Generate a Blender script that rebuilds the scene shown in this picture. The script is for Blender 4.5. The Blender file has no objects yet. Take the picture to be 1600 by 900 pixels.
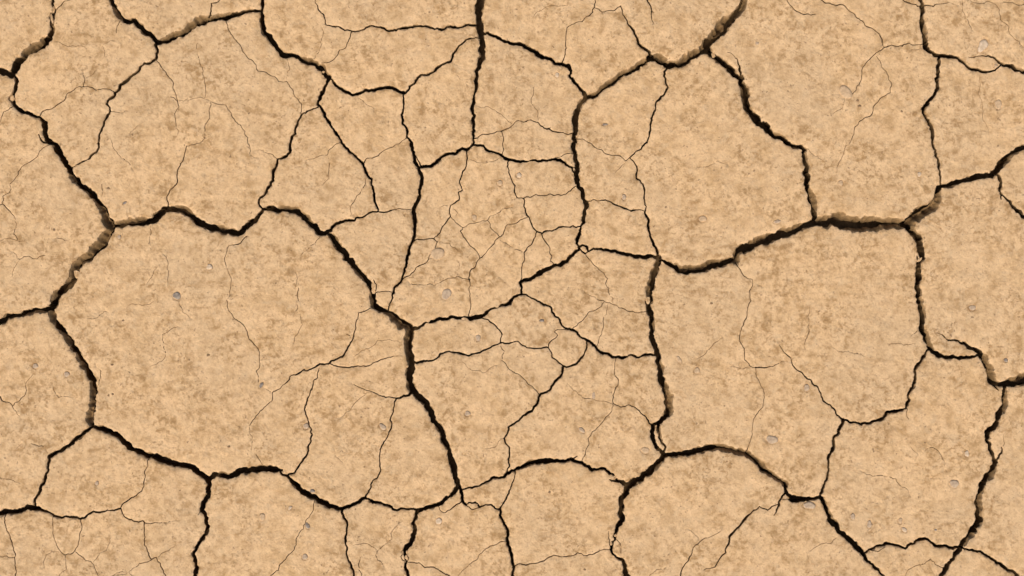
import bpy, math, random, time
import numpy as np
from mathutils import Vector
from mathutils.geometry import delaunay_2d_cdt

T0 = time.time()
S = 0.001                       # one unit of the survey sheet is one millimetre
random.seed(7)
rng = np.random.default_rng(7)

# ------------------------------------------------------------------ camera
cam_d = bpy.data.cameras.new("camera")
cam = bpy.data.objects.new("camera", cam_d)
bpy.context.scene.collection.objects.link(cam)
cam.location = (0, 0, 2.0)
cam.rotation_euler = (0, 0, 0)
cam_d.sensor_width = 36
cam_d.lens = 45.0
cam_d.clip_start = 0.05
cam_d.clip_end = 1000
bpy.context.scene.camera = cam

# ------------------------------------------------------------------ sky and sun
SUN_ELEV, SUN_AZ = math.radians(52), math.radians(205)   # azimuth clockwise from +Y (top of the picture)
world = bpy.data.worlds.new("World")
bpy.context.scene.world = world
world.use_nodes = True
wn = world.node_tree
bg = wn.nodes["Background"]
sky = wn.nodes.new("ShaderNodeTexSky")
sky.sky_type = 'NISHITA'
sky.sun_disc = False
sky.sun_elevation = SUN_ELEV
sky.sun_rotation = SUN_AZ
sky.air_density = 1.0
sky.dust_density = 5.0
wn.links.new(sky.outputs[0], bg.inputs[0])
bg.inputs[1].default_value = 0.15
sun_d = bpy.data.lights.new("sun", 'SUN')
sun_d.energy = 1.5
sun_d.angle = math.radians(14)
sun_d.color = (1.0, 0.95, 0.88)
sun = bpy.data.objects.new("sun", sun_d)
bpy.context.scene.collection.objects.link(sun)
d = Vector((math.sin(SUN_AZ) * math.cos(SUN_ELEV), math.cos(SUN_AZ) * math.cos(SUN_ELEV), math.sin(SUN_ELEV)))
sun.rotation_euler = d.to_track_quat('Z', 'Y').to_euler()
sun.location = d * 5
vs = bpy.context.scene.view_settings
vs.view_transform = 'Standard'
vs.look = 'None'
vs.gamma = 1
vs.exposure = 0.18
vs.use_curve_mapping = False

# ------------------------------------------------------------------ materials
def new_mat(name):
    m = bpy.data.materials.new(name)
    m.use_nodes = True
    nt = m.node_tree
    b = nt.nodes["Principled BSDF"]
    b.inputs["Roughness"].default_value = 0.95
    b.inputs["Specular IOR Level"].default_value = 0.12
    return m, nt, b

def noise(nt, vec, scale, detail=4, rough=0.55, dist=0.0):
    n = nt.nodes.new("ShaderNodeTexNoise")
    n.inputs["Scale"].default_value = scale
    n.inputs["Detail"].default_value = detail
    n.inputs["Roughness"].default_value = rough
    n.inputs["Distortion"].default_value = dist
    nt.links.new(vec, n.inputs["Vector"])
    return n.outputs["Fac"]

def ramp(nt, fac, stops, interp='LINEAR'):
    r = nt.nodes.new("ShaderNodeValToRGB")
    r.color_ramp.interpolation = interp
    e = r.color_ramp.elements
    while len(e) < len(stops):
        e.new(0.5)
    for el, (p, c) in zip(e, stops):
        el.position = p
        el.color = (c, c, c, 1) if isinstance(c, (int, float)) else (*c, 1)
    nt.links.new(fac, r.inputs[0])
    return r.outputs[0]

def mix(nt, fac, a, b, mode='MIX'):
    m = nt.nodes.new("ShaderNodeMix")
    m.data_type = 'RGBA'
    m.blend_type = mode
    if isinstance(fac, (int, float)):
        m.inputs[0].default_value = fac
    else:
        nt.links.new(fac, m.inputs[0])
    for s, v in ((m.inputs[6], a), (m.inputs[7], b)):
        if isinstance(v, tuple):
            s.default_value = (*v, 1)
        else:
            nt.links.new(v, s)
    return m.outputs[2]

def mathn(nt, op, a, b=None):
    m = nt.nodes.new("ShaderNodeMath")
    m.operation = op
    for i, v in enumerate((a, b)):
        if v is None:
            continue
        if isinstance(v, (int, float)):
            m.inputs[i].default_value = v
        else:
            nt.links.new(v, m.inputs[i])
    return m.outputs[0]

# dry clay crust
clay, nt, b = new_mat("dry_clay")
pos = nt.nodes.new("ShaderNodeNewGeometry").outputs["Position"]
big = noise(nt, pos, 5.0, 3, 0.5)
mid = noise(nt, pos, 26.0, 3, 0.6, 0.4)
fine = noise(nt, pos, 75.0, 4, 0.62, 0.3)
grain = noise(nt, pos, 300.0, 3, 0.6)
speck = noise(nt, pos, 210.0, 2, 0.5)
gate = noise(nt, pos, 40.0, 2, 0.5)
PALE = (0.640, 0.424, 0.222)
TAN = (0.535, 0.344, 0.167)
BROWN = (0.300, 0.172, 0.068)
GREY = (0.52, 0.368, 0.210)
m1 = noise(nt, pos, 30.0, 6, 0.68, 0.3)
m2 = noise(nt, pos, 74.0, 5, 0.64, 0.3)
m3 = noise(nt, pos, 145.0, 4, 0.62, 0.2)
m5 = noise(nt, pos, 230.0, 3, 0.6, 0.1)
m4 = noise(nt, pos, 62.0, 5, 0.70, 0.5)
clus = ramp(nt, noise(nt, pos, 13.0, 5, 0.62, 0.6), [(0.43, 0.42), (0.57, 1.0)])
c = mix(nt, ramp(nt, m1, [(0.42, 0.0), (0.60, 1.0)]), PALE, TAN)
c = mix(nt, ramp(nt, big, [(0.44, 0.0), (0.62, 0.35)]), c, GREY)
c = mix(nt, ramp(nt, m4, [(0.52, 0.0), (0.66, 0.55)]), c, GREY)
blot = mathn(nt, 'MULTIPLY', ramp(nt, m2, [(0.485, 0.0), (0.61, 1.0)]), ramp(nt, m1, [(0.42, 0.22), (0.58, 1.0)]))
blot = mathn(nt, 'MULTIPLY', blot, clus)
c = mix(nt, mathn(nt, 'MULTIPLY', blot, 0.85), c, BROWN)
b3 = mathn(nt, 'MULTIPLY', ramp(nt, m3, [(0.52, 0.0), (0.60, 1.0)]), ramp(nt, mid, [(0.38, 0.35), (0.56, 1.0)]))
b3 = mathn(nt, 'MULTIPLY', b3, clus)
c = mix(nt, mathn(nt, 'MULTIPLY', b3, 0.75), c, (0.30, 0.175, 0.072))
b5 = ramp(nt, m5, [(0.57, 0.0), (0.66, 1.0)])
c = mix(nt, mathn(nt, 'MULTIPLY', b5, 0.28), c, (0.26, 0.15, 0.062))
pl = mathn(nt, 'MULTIPLY', ramp(nt, m2, [(0.36, 1.0), (0.45, 0.0)]), 0.50)
c = mix(nt, pl, c, (0.700, 0.475, 0.255))
c = mix(nt, mathn(nt, 'MULTIPLY', ramp(nt, grain, [(0.38, 0.0), (0.68, 1.0)]), 0.20), c, (0.36, 0.225, 0.115))
sp = mathn(nt, 'MULTIPLY', ramp(nt, speck, [(0.65, 0.0), (0.70, 1.0)]), ramp(nt, gate, [(0.42, 0.0), (0.6, 1.0)]))
c = mix(nt, mathn(nt, 'MULTIPLY', sp, 0.75), c, (0.16, 0.095, 0.05))
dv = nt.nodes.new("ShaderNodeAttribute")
dv.attribute_name = "crack_shade"
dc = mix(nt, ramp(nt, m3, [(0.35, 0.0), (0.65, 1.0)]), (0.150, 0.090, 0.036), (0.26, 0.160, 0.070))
c = mix(nt, dv.outputs["Fac"], c, dc)  # paints shade into the clay colour of crack walls, slumped rims and grooves
nt.links.new(c, b.inputs["Base Color"])
vor = nt.nodes.new("ShaderNodeTexVoronoi")
vor.feature = 'SMOOTH_F1'
vor.inputs["Scale"].default_value = 110
vor.inputs["Randomness"].default_value = 1
wv_ = nt.nodes.new("ShaderNodeVectorMath"); wv_.operation = 'SCALE'
nt.links.new(pos, wv_.inputs[0]); wv_.inputs["Scale"].default_value = 1
nt.links.new(wv_.outputs[0], vor.inputs["Vector"])
pits = ramp(nt, vor.outputs["Distance"], [(0.0, 0.0), (0.28, 1.0)])
pits = mathn(nt, 'MULTIPLY', mathn(nt, 'MULTIPLY', pits, 0.5), ramp(nt, mid, [(0.45, 0.0), (0.6, 1.0)]))
h = mathn(nt, 'ADD', mathn(nt, 'MULTIPLY', noise(nt, pos, 80.0, 6, 0.70, 0.0), 1.0), pits)
h = mathn(nt, 'ADD', h, mathn(nt, 'MULTIPLY', noise(nt, pos, 240.0, 3, 0.6), 0.5))
bump = nt.nodes.new("ShaderNodeBump")
bump.inputs["Strength"].default_value = 0.42
bump.inputs["Distance"].default_value = 0.0034
nt.links.new(h, bump.inputs["Height"])
nt.links.new(bump.outputs[0], b.inputs["Normal"])

# clay of the broken edges and the subsoil, crack shade painted into its colour
crack_shade, nt, b = new_mat("shaded_clay")
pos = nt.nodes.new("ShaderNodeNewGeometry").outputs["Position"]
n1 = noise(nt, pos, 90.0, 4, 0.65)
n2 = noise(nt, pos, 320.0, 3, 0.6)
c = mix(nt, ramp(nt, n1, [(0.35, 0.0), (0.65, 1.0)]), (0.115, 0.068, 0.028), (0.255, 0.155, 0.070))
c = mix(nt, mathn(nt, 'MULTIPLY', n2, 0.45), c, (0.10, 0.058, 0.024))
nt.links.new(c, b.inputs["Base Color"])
bump = nt.nodes.new("ShaderNodeBump")
bump.inputs["Strength"].default_value = 0.7
bump.inputs["Distance"].default_value = 0.002
nt.links.new(n1, bump.inputs["Height"])
nt.links.new(bump.outputs[0], b.inputs["Normal"])

def stone_mat(name, c0, c1):
    m, nt, b = new_mat(name)
    tc = nt.nodes.new("ShaderNodeTexCoord").outputs["Object"]
    n1 = noise(nt, tc, 260.0, 4, 0.6)
    c = mix(nt, ramp(nt, n1, [(0.38, 0.0), (0.62, 1.0)]), c0, c1)
    nt.links.new(c, b.inputs["Base Color"])
    b.inputs["Roughness"].default_value = 0.8
    bump = nt.nodes.new("ShaderNodeBump")
    bump.inputs["Strength"].default_value = 0.5
    bump.inputs["Distance"].default_value = 0.001
    nt.links.new(n1, bump.inputs["Height"])
    nt.links.new(bump.outputs[0], b.inputs["Normal"])
    return m
STONES = {
    'slate': stone_mat("slate_stone", (0.17, 0.135, 0.105), (0.33, 0.27, 0.20)),
    'grey': stone_mat("grey_stone", (0.34, 0.24, 0.155), (0.47, 0.35, 0.225)),
    'buff': stone_mat("buff_stone", (0.40, 0.27, 0.150), (0.53, 0.365, 0.21)),
    'pale': stone_mat("pale_stone", (0.43, 0.315, 0.20), (0.60, 0.455, 0.30)),
    'brown': stone_mat("brown_stone", (0.16, 0.10, 0.05), (0.30, 0.19, 0.10)),
}

# ------------------------------------------------------------------ survey of the cracks
# Every line is one crack: a tile letter (4 x 4 tiles of 400 x 225 mm), then x,y in quarter
# millimetres inside that tile, the crack's width in mm and the side on which its rim has slumped.
TRACE = """
a 0,440,9 70,470,9 a 110,390,11 160,330,12,NW.45 230,290,13,NW.45 310,240,9 320,200,7,E.4 322,150,7,E.6 328,90,7,E.5 335,50,4 330,0,4
a 342,75,2 350,58,1.8 370,40,1.8 405,5,1.6 440,0,1
a 75,470,6 105,510,6 95,560,6 82,585,5 68,612,10,W.6 85,650,6 110,680,6 160,700,6 215,725,5 250,735,4 280,765,8 275,820,7 290,860,7 310,890,7 e 345,5,8 375,60,9 400,110,8 430,165,8 445,200,9,SW.5 510,265,8 590,325,8 635,400,10,SW.6 660,470,14,SW.6 690,525,12,W.6
e 700,520,6 750,500,10,N.6 820,485,13,N.6 880,485,13,N.5 920,485,10 960,480,9 1000,435,10 1035,405,7 1080,408,9 1130,405,11,N.6 1180,435,9,NE.5 1220,475,9 1270,505,9 1320,520,9 1380,530,11,N.6 1440,550,9 1490,560,9 1540,520,8 1590,480,8 f 0,470,7 40,415,5
f 40,405,4 80,400,8 120,410,9 170,405,9,N.5 225,410,9,N.4 270,435,9 320,470,10,NE.5 370,520,10 400,555,8 430,558,7 465,540,6
f 450,560,5 490,600,9,NE.4 530,660,10 565,715,10 600,740,9 630,790,9,SW.3 670,830,9,SW.3 705,865,8 j 718,0,7 725,50,9,W.3 730,95,9,W.4 760,125,8 830,160,9,SW.5 870,190,12,SW.5 920,230,13,SW.55 960,265,12,SW.5 950,320,13,W.5 950,370,12,W.4 965,430,12,W.4 970,490,12 955,540,10 960,600,10,W.3 990,650,9 1040,700,9 1085,760,9 1105,830,8 1160,890,8 n 1165,5,8 1190,80,8 1215,160,8 1240,250,8 1260,320,8 1280,370,6 1290,430,5 1310,455,4
f 735,850,1.5 752,890,1.8 j 750,10,1.8 745,62,1.8
j 748,30,1.4 855,30,1.4
e 690,525,11,W.5 660,580,14,NW.5 600,650,14,NW.5 560,700,12,NW.5 500,735,9,C.8 470,760,12,W.5 455,810,13,W.5 450,850,13,W.4 420,885,11 i 385,20,9 345,55,12,W.4 340,95,12,E.5 315,130,9
i 300,130,8 250,145,8,S.5 160,155,8,S.4 80,170,7 30,195,8,S.3 0,210,8
i 315,140,8,C.7 320,160,11,SW.7 330,200,9,SW.6 370,245,9 410,300,9,SW.4 440,350,10,SW.5 475,385,8 490,430,10,W.3 530,490,9,W.3 560,550,9 575,610,9,W.3 580,660,10,W.5 580,710,10,W.4 560,780,11,W.7 560,840,10,W.7 575,865,5
i 575,865,5 600,870,6,NE.4 660,890,8 m 690,0,8 740,30,8 800,85,9 860,120,8 920,145,9,NE.4 990,165,10 1060,190,10 1130,210,7 1180,215,9 1230,250,9 1280,280,8 1305,300,6 1340,265,7 1390,268,9,N.5 1450,275,8 1490,245,8 1560,240,8 n 0,240,9 60,230,9 110,235,9 160,240,4
n 150,245,3 165,268,4 200,280,4 240,325,8 290,375,9 340,405,8 400,435,8 460,465,8 510,480,7 545,478,6 600,455,6 640,440,6 685,415,5
n 185,275,3 240,258,3 265,215,3 300,165,3 320,140,3 325,90,3 350,20,2.4 340,0,2.2 j 345,890,2.2 330,850,2.2 310,790,2.2 305,740,2.2 320,690,2 340,640,2 385,560,1.6 395,500,1.2
n 685,415,3 740,440,5 800,455,5 850,475,4 885,490,4 930,480,3 1000,490,4 1020,490,5
n 1010,490,6 1080,470,7 1150,450,6 1200,410,6 1260,340,7
n 1010,495,7 1000,530,6 980,570,5 995,610,6 985,660,7 950,710,7 925,750,6 930,785,2.5 932,830,4 945,870,5 950,900,5
n 920,760,1.6 905,780,1.6 915,800,1.6 932,825,1.8
n 935,765,1.2 955,785,1.4 945,810,1.4 932,825,1.5
n 540,485,4 550,540,4 570,595,3 560,650,3 560,700,3 565,760,3 590,820,3 610,870,3 612,900,3
n 685,410,2.2 720,345,2.2 725,315,2.2 760,285,2.2 780,235,2 770,150,2 775,110,2 800,60,2 830,0,2 j 850,850,2 845,800,2 860,750,2 865,710,2.2 880,690,2.8 930,675,4 970,655,5
j 875,688,2 830,680,1.8 750,660,1.5 690,640,1.2 640,620,1 600,600,.8
j 690,655,.8 640,700,.7 600,745,.7 560,780,.7 530,810,.6
i 575,870,4 530,897,5 m 500,30,7,S.4 450,60,6 400,100,6 350,130,6,S.3 300,160,5 298,200,5 300,240,4 280,290,5 250,350,5 230,400,4 215,450,4 208,475,4
m 0,510,8 60,500,8 130,490,7 200,480,8 250,485,5 290,500,4 330,525,3.5 400,530,3.5 450,535,4 500,545,3.5 545,520,3 580,497,3 640,500,2.5 700,490,2.5 750,480,3
m 750,478,2 780,440,2 850,400,1.8 885,370,1.8 900,330,1.5 902,260,1.5 920,220,1.4 938,150,1.5
m 755,480,2 770,520,2 800,545,2 840,560,2 890,555,1.8 905,570,1.8 940,575,1.3 1000,570,1 1100,555,.7
m 900,560,1.5 902,640,1.5 903,710,1.5 920,750,1.8 942,800,1.8 975,785,1.3 1000,820,1.6 1020,870,1.6 1035,900,1.6
m 940,805,1.2 900,815,1.2 850,845,1.1 810,870,.9 720,890,.8 700,900,.8
m 980,785,.8 1040,745,.7 1100,710,.6
m 28,510,1.5 30,580,1.6 60,650,1.6 75,710,1.5 95,770,1.5 92,830,1.5 95,900,1.5
m 90,785,1.1 40,775,1 0,780,1
m 330,530,1 328,600,1 340,680,1.1 370,740,1.1 400,770,1.2 440,765,1.4 465,745,1.4 485,710,1.3 495,650,1.3 510,600,1.4 500,550,1.4
m 470,750,1.1 520,790,1.1 580,825,1 600,870,1 615,900,1
m 580,815,.7 620,760,.7 680,700,.7 690,650,.6
m 405,775,1 410,820,.9 415,860,.9 370,900,.9
m 380,750,.6 330,750,.6 285,770,.6 270,820,.7 275,850,.7
m 720,885,.8 760,872,.9 800,875,.9 830,900,.8
m 1295,295,8 1300,350,8 1300,400,8 1270,440,7 1260,490,7 1290,540,6 1300,590,6 1270,660,7 1230,720,6 1205,765,6 1220,810,6 1230,850,6 1215,900,6
m 1255,475,1.8 1235,520,1
m 100,105,.7 190,75,1 270,90,1 295,130,.8
m 0,290,.7 70,300,.7 115,315,.6
a 980,265,7 1030,250,9,N.3 1100,220,10,N.4 1150,195,11,N.4 1200,160,12,N.45 1260,125,12,N.5 1330,110,9,N.3 1400,108,9,N.3 1480,85,7 1600,68,6 b 40,62,4
a 695,0,7 720,50,7,W.4 750,105,8,W.5 780,130,7 840,128,7 880,165,8 930,210,8,SW.3 985,262,7
a 970,280,5 985,325,4 975,365,4 930,395,4 850,455,4.5 790,505,5 730,570,5 690,615,4 665,650,3 690,695,3 660,745,3.5 645,790,3 620,840,3 612,895,3.5 e 618,0,3.5 605,45,3.5 560,90,3 545,98,1.4 530,105,2.5 490,125,2.5 440,150,2
a 755,130,1.2 730,180,1 728,205,1
a 1300,105,2.5 1320,70,2.5 1320,20,1.8 1360,12,1.8 1370,0,1.8
a 1400,115,1.2 1440,210,1.2 1500,280,1.2 1540,350,1.2 1600,420,1.1 b 80,465,1 140,510,1 190,505,1 230,560,1.1 240,600,1.1 285,650,1.2 278,710,1.3
b 195,370,.7 190,490,.8
a 975,370,1.4 1010,420,1.3 1045,470,1.2 1085,520,1.2 1095,580,1.1 1110,632,1.1
a 1065,605,1 1110,632,1 1180,625,.9 1290,620,.9 1320,635,1 1360,650,1 1410,655,1.1 1440,700,1.1 1470,760,1.1 1530,820,1 1550,860,1 1550,900,1 e 1560,60,1 1600,85,.8
a 1110,632,1.1 1120,670,1 1090,710,1 1100,780,1 1112,850,.8
a 1235,270,.7 1235,340,.9 1265,420,1 1268,470,1 1280,500,.8 1280,610,.8
a 1315,640,1.1 1310,740,1 1280,820,.9 1275,870,1 1220,900,1 e 1165,10,1.3 1150,70,1.6 1120,140,1.8 1105,200,1.8 1108,240,1.8 1060,290,1.8 1040,330,1.8 1045,400,1.8
a 245,730,1.8 290,685,1.8 330,675,1.8 400,630,1.6 430,580,1.4 480,545,1.2 545,540,1.2 600,565,1.2 640,555,1.2 690,560,1.2 715,578,1.2
a 520,540,1.2 530,490,1 520,450,.7
a 540,485,.6 610,430,.6
a 690,700,1.2 750,705,1 790,690,.7
a 360,260,.7 440,290,.9 490,285,.9 540,300,.7
a 700,250,.7 650,275,.6
a 640,290,.6 655,350,.6
a 860,785,.7 810,835,.6
a 80,665,1.4 20,700,1.3 0,760,1.1
a 240,840,2 255,875,3 300,895,3
e 305,5,1.6 260,30,1.4 215,90,1.4 150,130,1.3 110,175,1.3 90,220,1.2 60,250,.9 70,280,.9 55,305,1 15,325,1.2 10,375,1.6 0,380,1.6
e 10,375,1.6 60,420,1.4 90,460,1 100,510,.9 85,560,.9 110,605,.9
e 0,605,.6 110,605,.8 150,605,.6
e 330,590,.7 380,590,.8 430,605,.7
e 80,675,.8 120,720,1 180,700,1 280,695,1
e 120,720,.8 85,780,.7 75,830,.6
e 635,250,1 640,290,1 635,330,.7
a 695,870,.6 e 750,75,.8 790,105,.8 830,160,.7
e 945,490,1 940,570,.9 930,620,.6
e 1545,575,1.6 1510,610,1.8 1470,628,1.5 1430,635,1.2 1415,680,1 1410,750,1 1430,810,.9 1445,860,.8 1440,900,.8 i 1440,40,.7 1415,75,.9 1420,120,1.1 1460,185,1.1 1495,210,1.2 1545,275,1.3 1555,320,1.3 1600,365,1.3 j 20,400,1.2 20,440,1.1 0,520,1 15,600,.9
e 1025,690,.7 1050,740,.7 1055,800,.7 1050,890,.6
e 980,770,.6 920,870,.6
i 800,110,.8 870,100,.8 910,105,.8 960,85,.8
i 1120,90,.8 1140,150,.8 1185,185,.7
i 1110,240,.6 1060,265,.8 1015,290,1 1025,350,.9 1028,440,.9 1015,455,.8 940,490,.7
i 550,190,.6 610,185,.8 650,145,.8 700,150,.6
i 600,490,.8 630,520,1.1 630,560,1.1 610,610,.9
i 0,680,2 20,710,1.5 75,738,1.4 120,705,1.2 165,640,1.1 170,580,.8 215,530,.7
i 75,738,1.2 120,800,.9
i 330,610,.8 365,685,.9 450,685,.7
m 1560,0,.9 i 1560,860,1 1575,835,1.1 1600,800,1.2 j 50,745,1.3 100,705,1.4 100,655,1.4 150,630,1.4 180,600,1.5 210,555,2 300,510,2.5 340,508,2.5 390,480,3 460,470,3 540,430,3 570,380,2.5 600,330,2 625,250,1.8 640,155,1.5 700,135,1.3 720,128,1.2
m 1560,0,.8 1575,80,.8 1570,120,.6
j 465,475,1.6 520,492,2 620,490,2 680,490,1.8 760,460,1.6 830,432,1.2 920,425,.8
j 265,0,1 265,80,1 240,165,.8
f 245,800,.6 250,880,.6
j 280,170,.7 290,230,.7 240,310,.8 235,350,.7
j 565,290,1 600,315,.8
j 610,430,.6 720,370,.6 760,325,.7 900,340,.6
j 105,650,.8 60,630,.7
n 0,140,1 40,205,1 50,225,1
b 40,0,5 42,40,5 40,100,6 38,140,7 50,200,8,W.3 90,240,8 130,300,7 160,340,8 240,345,6 300,375,9,N.4 370,395,9,N.3 410,420,10,E.3 440,470,9,E.3 455,490,7
b 455,490,6 430,540,5 400,600,5 385,650,4.5 410,680,4.5 430,730,5 470,790,4 520,860,4 535,890,4 f 580,45,4.5 640,95,4 670,130,4 700,200,4 735,290,4 750,380,4 765,412,3
b 460,488,2 490,520,5 540,560,5 600,592,5 650,580,5 720,562,5 800,548,5 850,548,5 890,570,5 930,580,5
b 930,580,4 960,540,4 1010,485,4 1080,465,4 1130,425,4 1220,380,4 1230,340,3.5 1260,300,3 1310,250,3 1350,240,2 1402,240,2
b 918,585,2 925,650,3 915,740,3.5 940,800,4 945,860,3 970,890,5 f 985,60,5 990,110,5 1015,150,6 1040,210,6 1035,250,6 1020,290,5 1015,350,6 985,400,7 990,450,6 995,510,5 992,570,5 960,640,5 945,700,5 935,770,4 915,830,3 870,890,4 j 850,70,2.5 830,115,2 825,150,2
f 1000,70,1.5 1025,130,2.5
b 1390,152,4 1310,155,4 1200,165,4 1160,188,4 1100,175,4 1030,162,4 960,170,4 900,180,4 835,193,4 770,170,3 720,160,2.5 680,182,2.5 600,195,2.5 540,180,2.5 480,165,2.5 435,152,2 425,105,2 385,35,1.6 370,0,1.2
b 600,195,1.6 580,250,1.4 560,300,1.3 510,345,1.3 410,392,1.3
b 410,170,.6 410,250,.7 395,320,.9 365,365,.9
b 388,670,2.5 330,690,2.5 285,715,2.5 265,750,3.5 245,810,3.5 215,890,4 f 215,40,4 190,75,4 135,95,3.5 105,180,4.5 108,230,4 70,280,4 30,335,4 18,375,3 48,410,3
f 130,92,1 90,60,1 0,35,.9
b 1405,0,11 1390,60,9 1395,130,10 1400,200,9 1415,280,8 1415,340,9,W.3 1400,390,7 1380,440,6 1378,540,5 1360,620,5 1355,700,5 1362,780,4.5 1362,890,4 f 1350,10,4
f 1355,5,4 1320,35,5 1250,60,5 1220,60,4 1160,80,5 1110,125,5 1015,145,4
f 1350,0,3 1420,10,4 1470,45,4 1540,75,4.5 1600,98,5 g 70,105,4 110,105,2 150,102,4 215,103,4 270,92,5 300,100,5 340,130,4 380,170,3 400,200,2.5
g 270,85,1.2 320,68,1.2 395,65,1.2
g 340,125,1.5 400,145,1.5
b 1365,867,1.8 1440,840,1.8 1530,820,1.6 1600,785,1.4 c 30,755,1.3 70,762,1.5 120,748,1.7 165,765,1.8 200,800,2.2 260,820,2.2 380,832,2.2
b 1535,820,1.4 1548,860,1.4 1540,900,1.4 f 1535,70,1.4
f 1320,105,.8 1400,118,.8 1480,110,.8 1530,85,1
b 1380,660,.7 1440,665,.8 1480,685,.9 1540,720,.9 1600,770,.9
c 165,750,1 140,670,.9 120,620,.8 140,540,.7
b 640,610,.9 700,660,.8 740,680,.6
b 1415,205,4 1480,220,5 1550,255,5.5 1600,270,6 c 70,280,6 120,310,7 180,350,6 240,365,6 310,395,6 350,410,7 370,440,5 360,470,5 390,515,6 430,560,6 470,602,6
c 470,605,7 430,640,7,NW.3 410,690,8 395,760,9 395,830,8 385,900,7 g 395,60,6 410,120,7 405,180,7 405,230,7 440,290,6 470,370,7 455,430,6 450,490,5 430,520,3 420,570,5 405,620,4.5 420,660,4
c 470,605,6 520,590,8,N.4 580,540,9,N.5 640,505,9,N.4 730,450,8,N.4 800,400,9,N.4 860,365,8,N.4
c 860,362,9 910,360,12,N.6 950,385,10,NE.5 980,415,9 1040,400,11,N.5 1100,370,12,N.5 1160,330,12,N.5 1220,300,12,C.5 1225,270,11 1270,220,14,NW.6 1320,160,15,NW.6 1370,120,12,W.3 1410,80,11,E.4 1440,40,11,E.5 1450,0,11,E.4
c 1225,310,10 1250,345,9,SW.4 1300,380,10,SW.4 1360,430,9 1430,490,7 1450,550,9,W.4 1460,620,10,W.4 1480,690,11,W.4 1530,750,11 1600,810,10 d 60,850,9,NE.4 110,885,8 h 160,15,7,S.4 230,35,6
h 232,35,8,E.3 235,110,9,C.4 235,180,8 240,240,8 265,310,11,E.5 285,380,10,E.5 290,450,8 290,480,7
c 1340,330,.8 1390,350,1.3 1415,400,2.5 1430,450,4 1445,490,5
c 680,36,1.6 700,100,2 740,165,3 775,225,3.5 805,290,4 855,320,5 875,370,5
c 520,0,1.4 515,45,1.5 480,100,1.6 440,135,1.6 400,140,1.3 345,170,1.3 335,270,1.5 315,390,2
c 515,45,1.4 570,75,1.4 640,65,1.4 682,36,1.5
c 350,160,.8 310,120,.7
c 845,0,3 870,55,2.5 885,80,1.3
c 870,70,1.5 875,130,1.2 885,180,.7
c 350,30,.6 240,30,.8 190,60,.7 130,110,.6
c 970,425,4 950,475,3.5 975,545,3 940,600,3.5 910,630,3.5 895,690,3 870,740,3 860,830,3 845,890,3 g 790,40,2.5 735,85,2 780,140,2.5 778,215,2.5 820,250,2.5 825,340,2.5 840,390,2 830,430,3 855,540,3.5 880,610,4 912,700,4
g 742,82,1.5 710,105,1.5 650,70,1.5 560,35,1.5 500,0,1.5 c 430,870,1.4 385,868,1.4
g 705,120,.8 640,190,.6
g 470,360,1.8 540,355,1.5 560,350,2 620,362,2.2 680,392,2.5 745,420,2.5 790,410,2 835,424,1.6
g 420,655,5 370,700,5 340,735,6 260,760,6 200,790,7 130,835,6 60,860,5 50,870,5
g 50,865,5 62,895,3.5 k 60,40,4 30,50,4 0,70,4
j 1600,70,5 1560,105,6 1510,120,3 1470,130,4 1440,155,6 1400,180,7 1340,192,7 1320,182,2.5 1270,185,5 1220,180,5 1190,195,5 1130,195,5 1090,215,4 1060,215,2.5 1040,235,4 990,250,6 970,272,7
g 415,645,4 440,632,4 470,645,4 482,672,2 455,685,2
g 425,658,2.5 455,685,2.5
g 480,670,2.5 545,655,4 600,662,5 680,680,6 750,695,6 830,708,6 910,710,6
g 915,710,9 900,780,10,W.3 880,850,10,W.3 870,900,10,W.4 k 865,0,11,W.5 850,90,10,W.5 870,160,8 875,230,8,E.3 875,300,8 900,360,8 915,420,8 925,490,9,E.3 930,560,8 960,620,10,E.5 980,690,12,E.6 980,750,12,E.6 960,800,8 920,840,7 880,860,6 875,900,7 o 885,60,6 920,110,6 945,150,6
k 915,845,6 920,900,6,C.6 o 935,50,5,E.4 950,80,4 955,110,4 945,140,4
g 912,705,4 960,740,5 1010,765,7 1050,785,10,N.6 1100,790,11,N.5 1160,780,12,N.5 1230,760,13,N.5 1300,745,12,N.3 1360,730,9 1398,722,11,C.9 1405,690,10,C.5 1440,650,12 1500,625,13,N.4 1550,605,13,N.5 1600,590,14,N.4 h 60,575,12 130,555,11,N.4 200,520,11,N.4 260,500,10 320,485,13,N.4 400,478,16,C.4 470,485,19,N.4 520,497,22,C.5 600,500,22,C.5 680,500,20,C.5 750,495,18,C.8 820,495,15,C.9 870,495,13,C.8 890,480,14,SE.6 940,440,15,SE.5 1000,410,17,SE.6 1050,370,12,E.8 1065,320,10,E.8 1068,280,8
h 1065,270,7 1130,260,8,S.3 1200,235,7 1270,220,8 1340,200,8 1400,198,8 1430,170,9 1460,120,10 1500,80,10,SE.3 1550,50,9,SE.3 1600,15,8
h 860,500,10 900,540,11,E.4 940,580,11,W.3 955,640,10 965,690,9 972,712,8 958,732,5.5 946,748,8 945,790,9,W.3 940,850,9,W.3 935,900,8 l 945,60,10,E.3 965,130,10,E.3 965,200,8 965,260,8 990,310,10,E.4 1015,370,9,E.4 1060,410,8 1120,435,7 1200,440,6 1260,435,5 1300,425,4 1335,408,4
h 935,700,2 948,745,5
l 1060,280,1.2 1110,310,2 1170,325,3 1230,345,5 1290,380,6 1330,405,7 1360,440,10,E.4 1390,500,12,E.5 1400,560,12,E.5 1420,600,9,E.3 1450,608,7 1490,600,9 1540,590,14,N.5 1600,570,17,N.6
l 1400,580,5 1445,640,2
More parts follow.
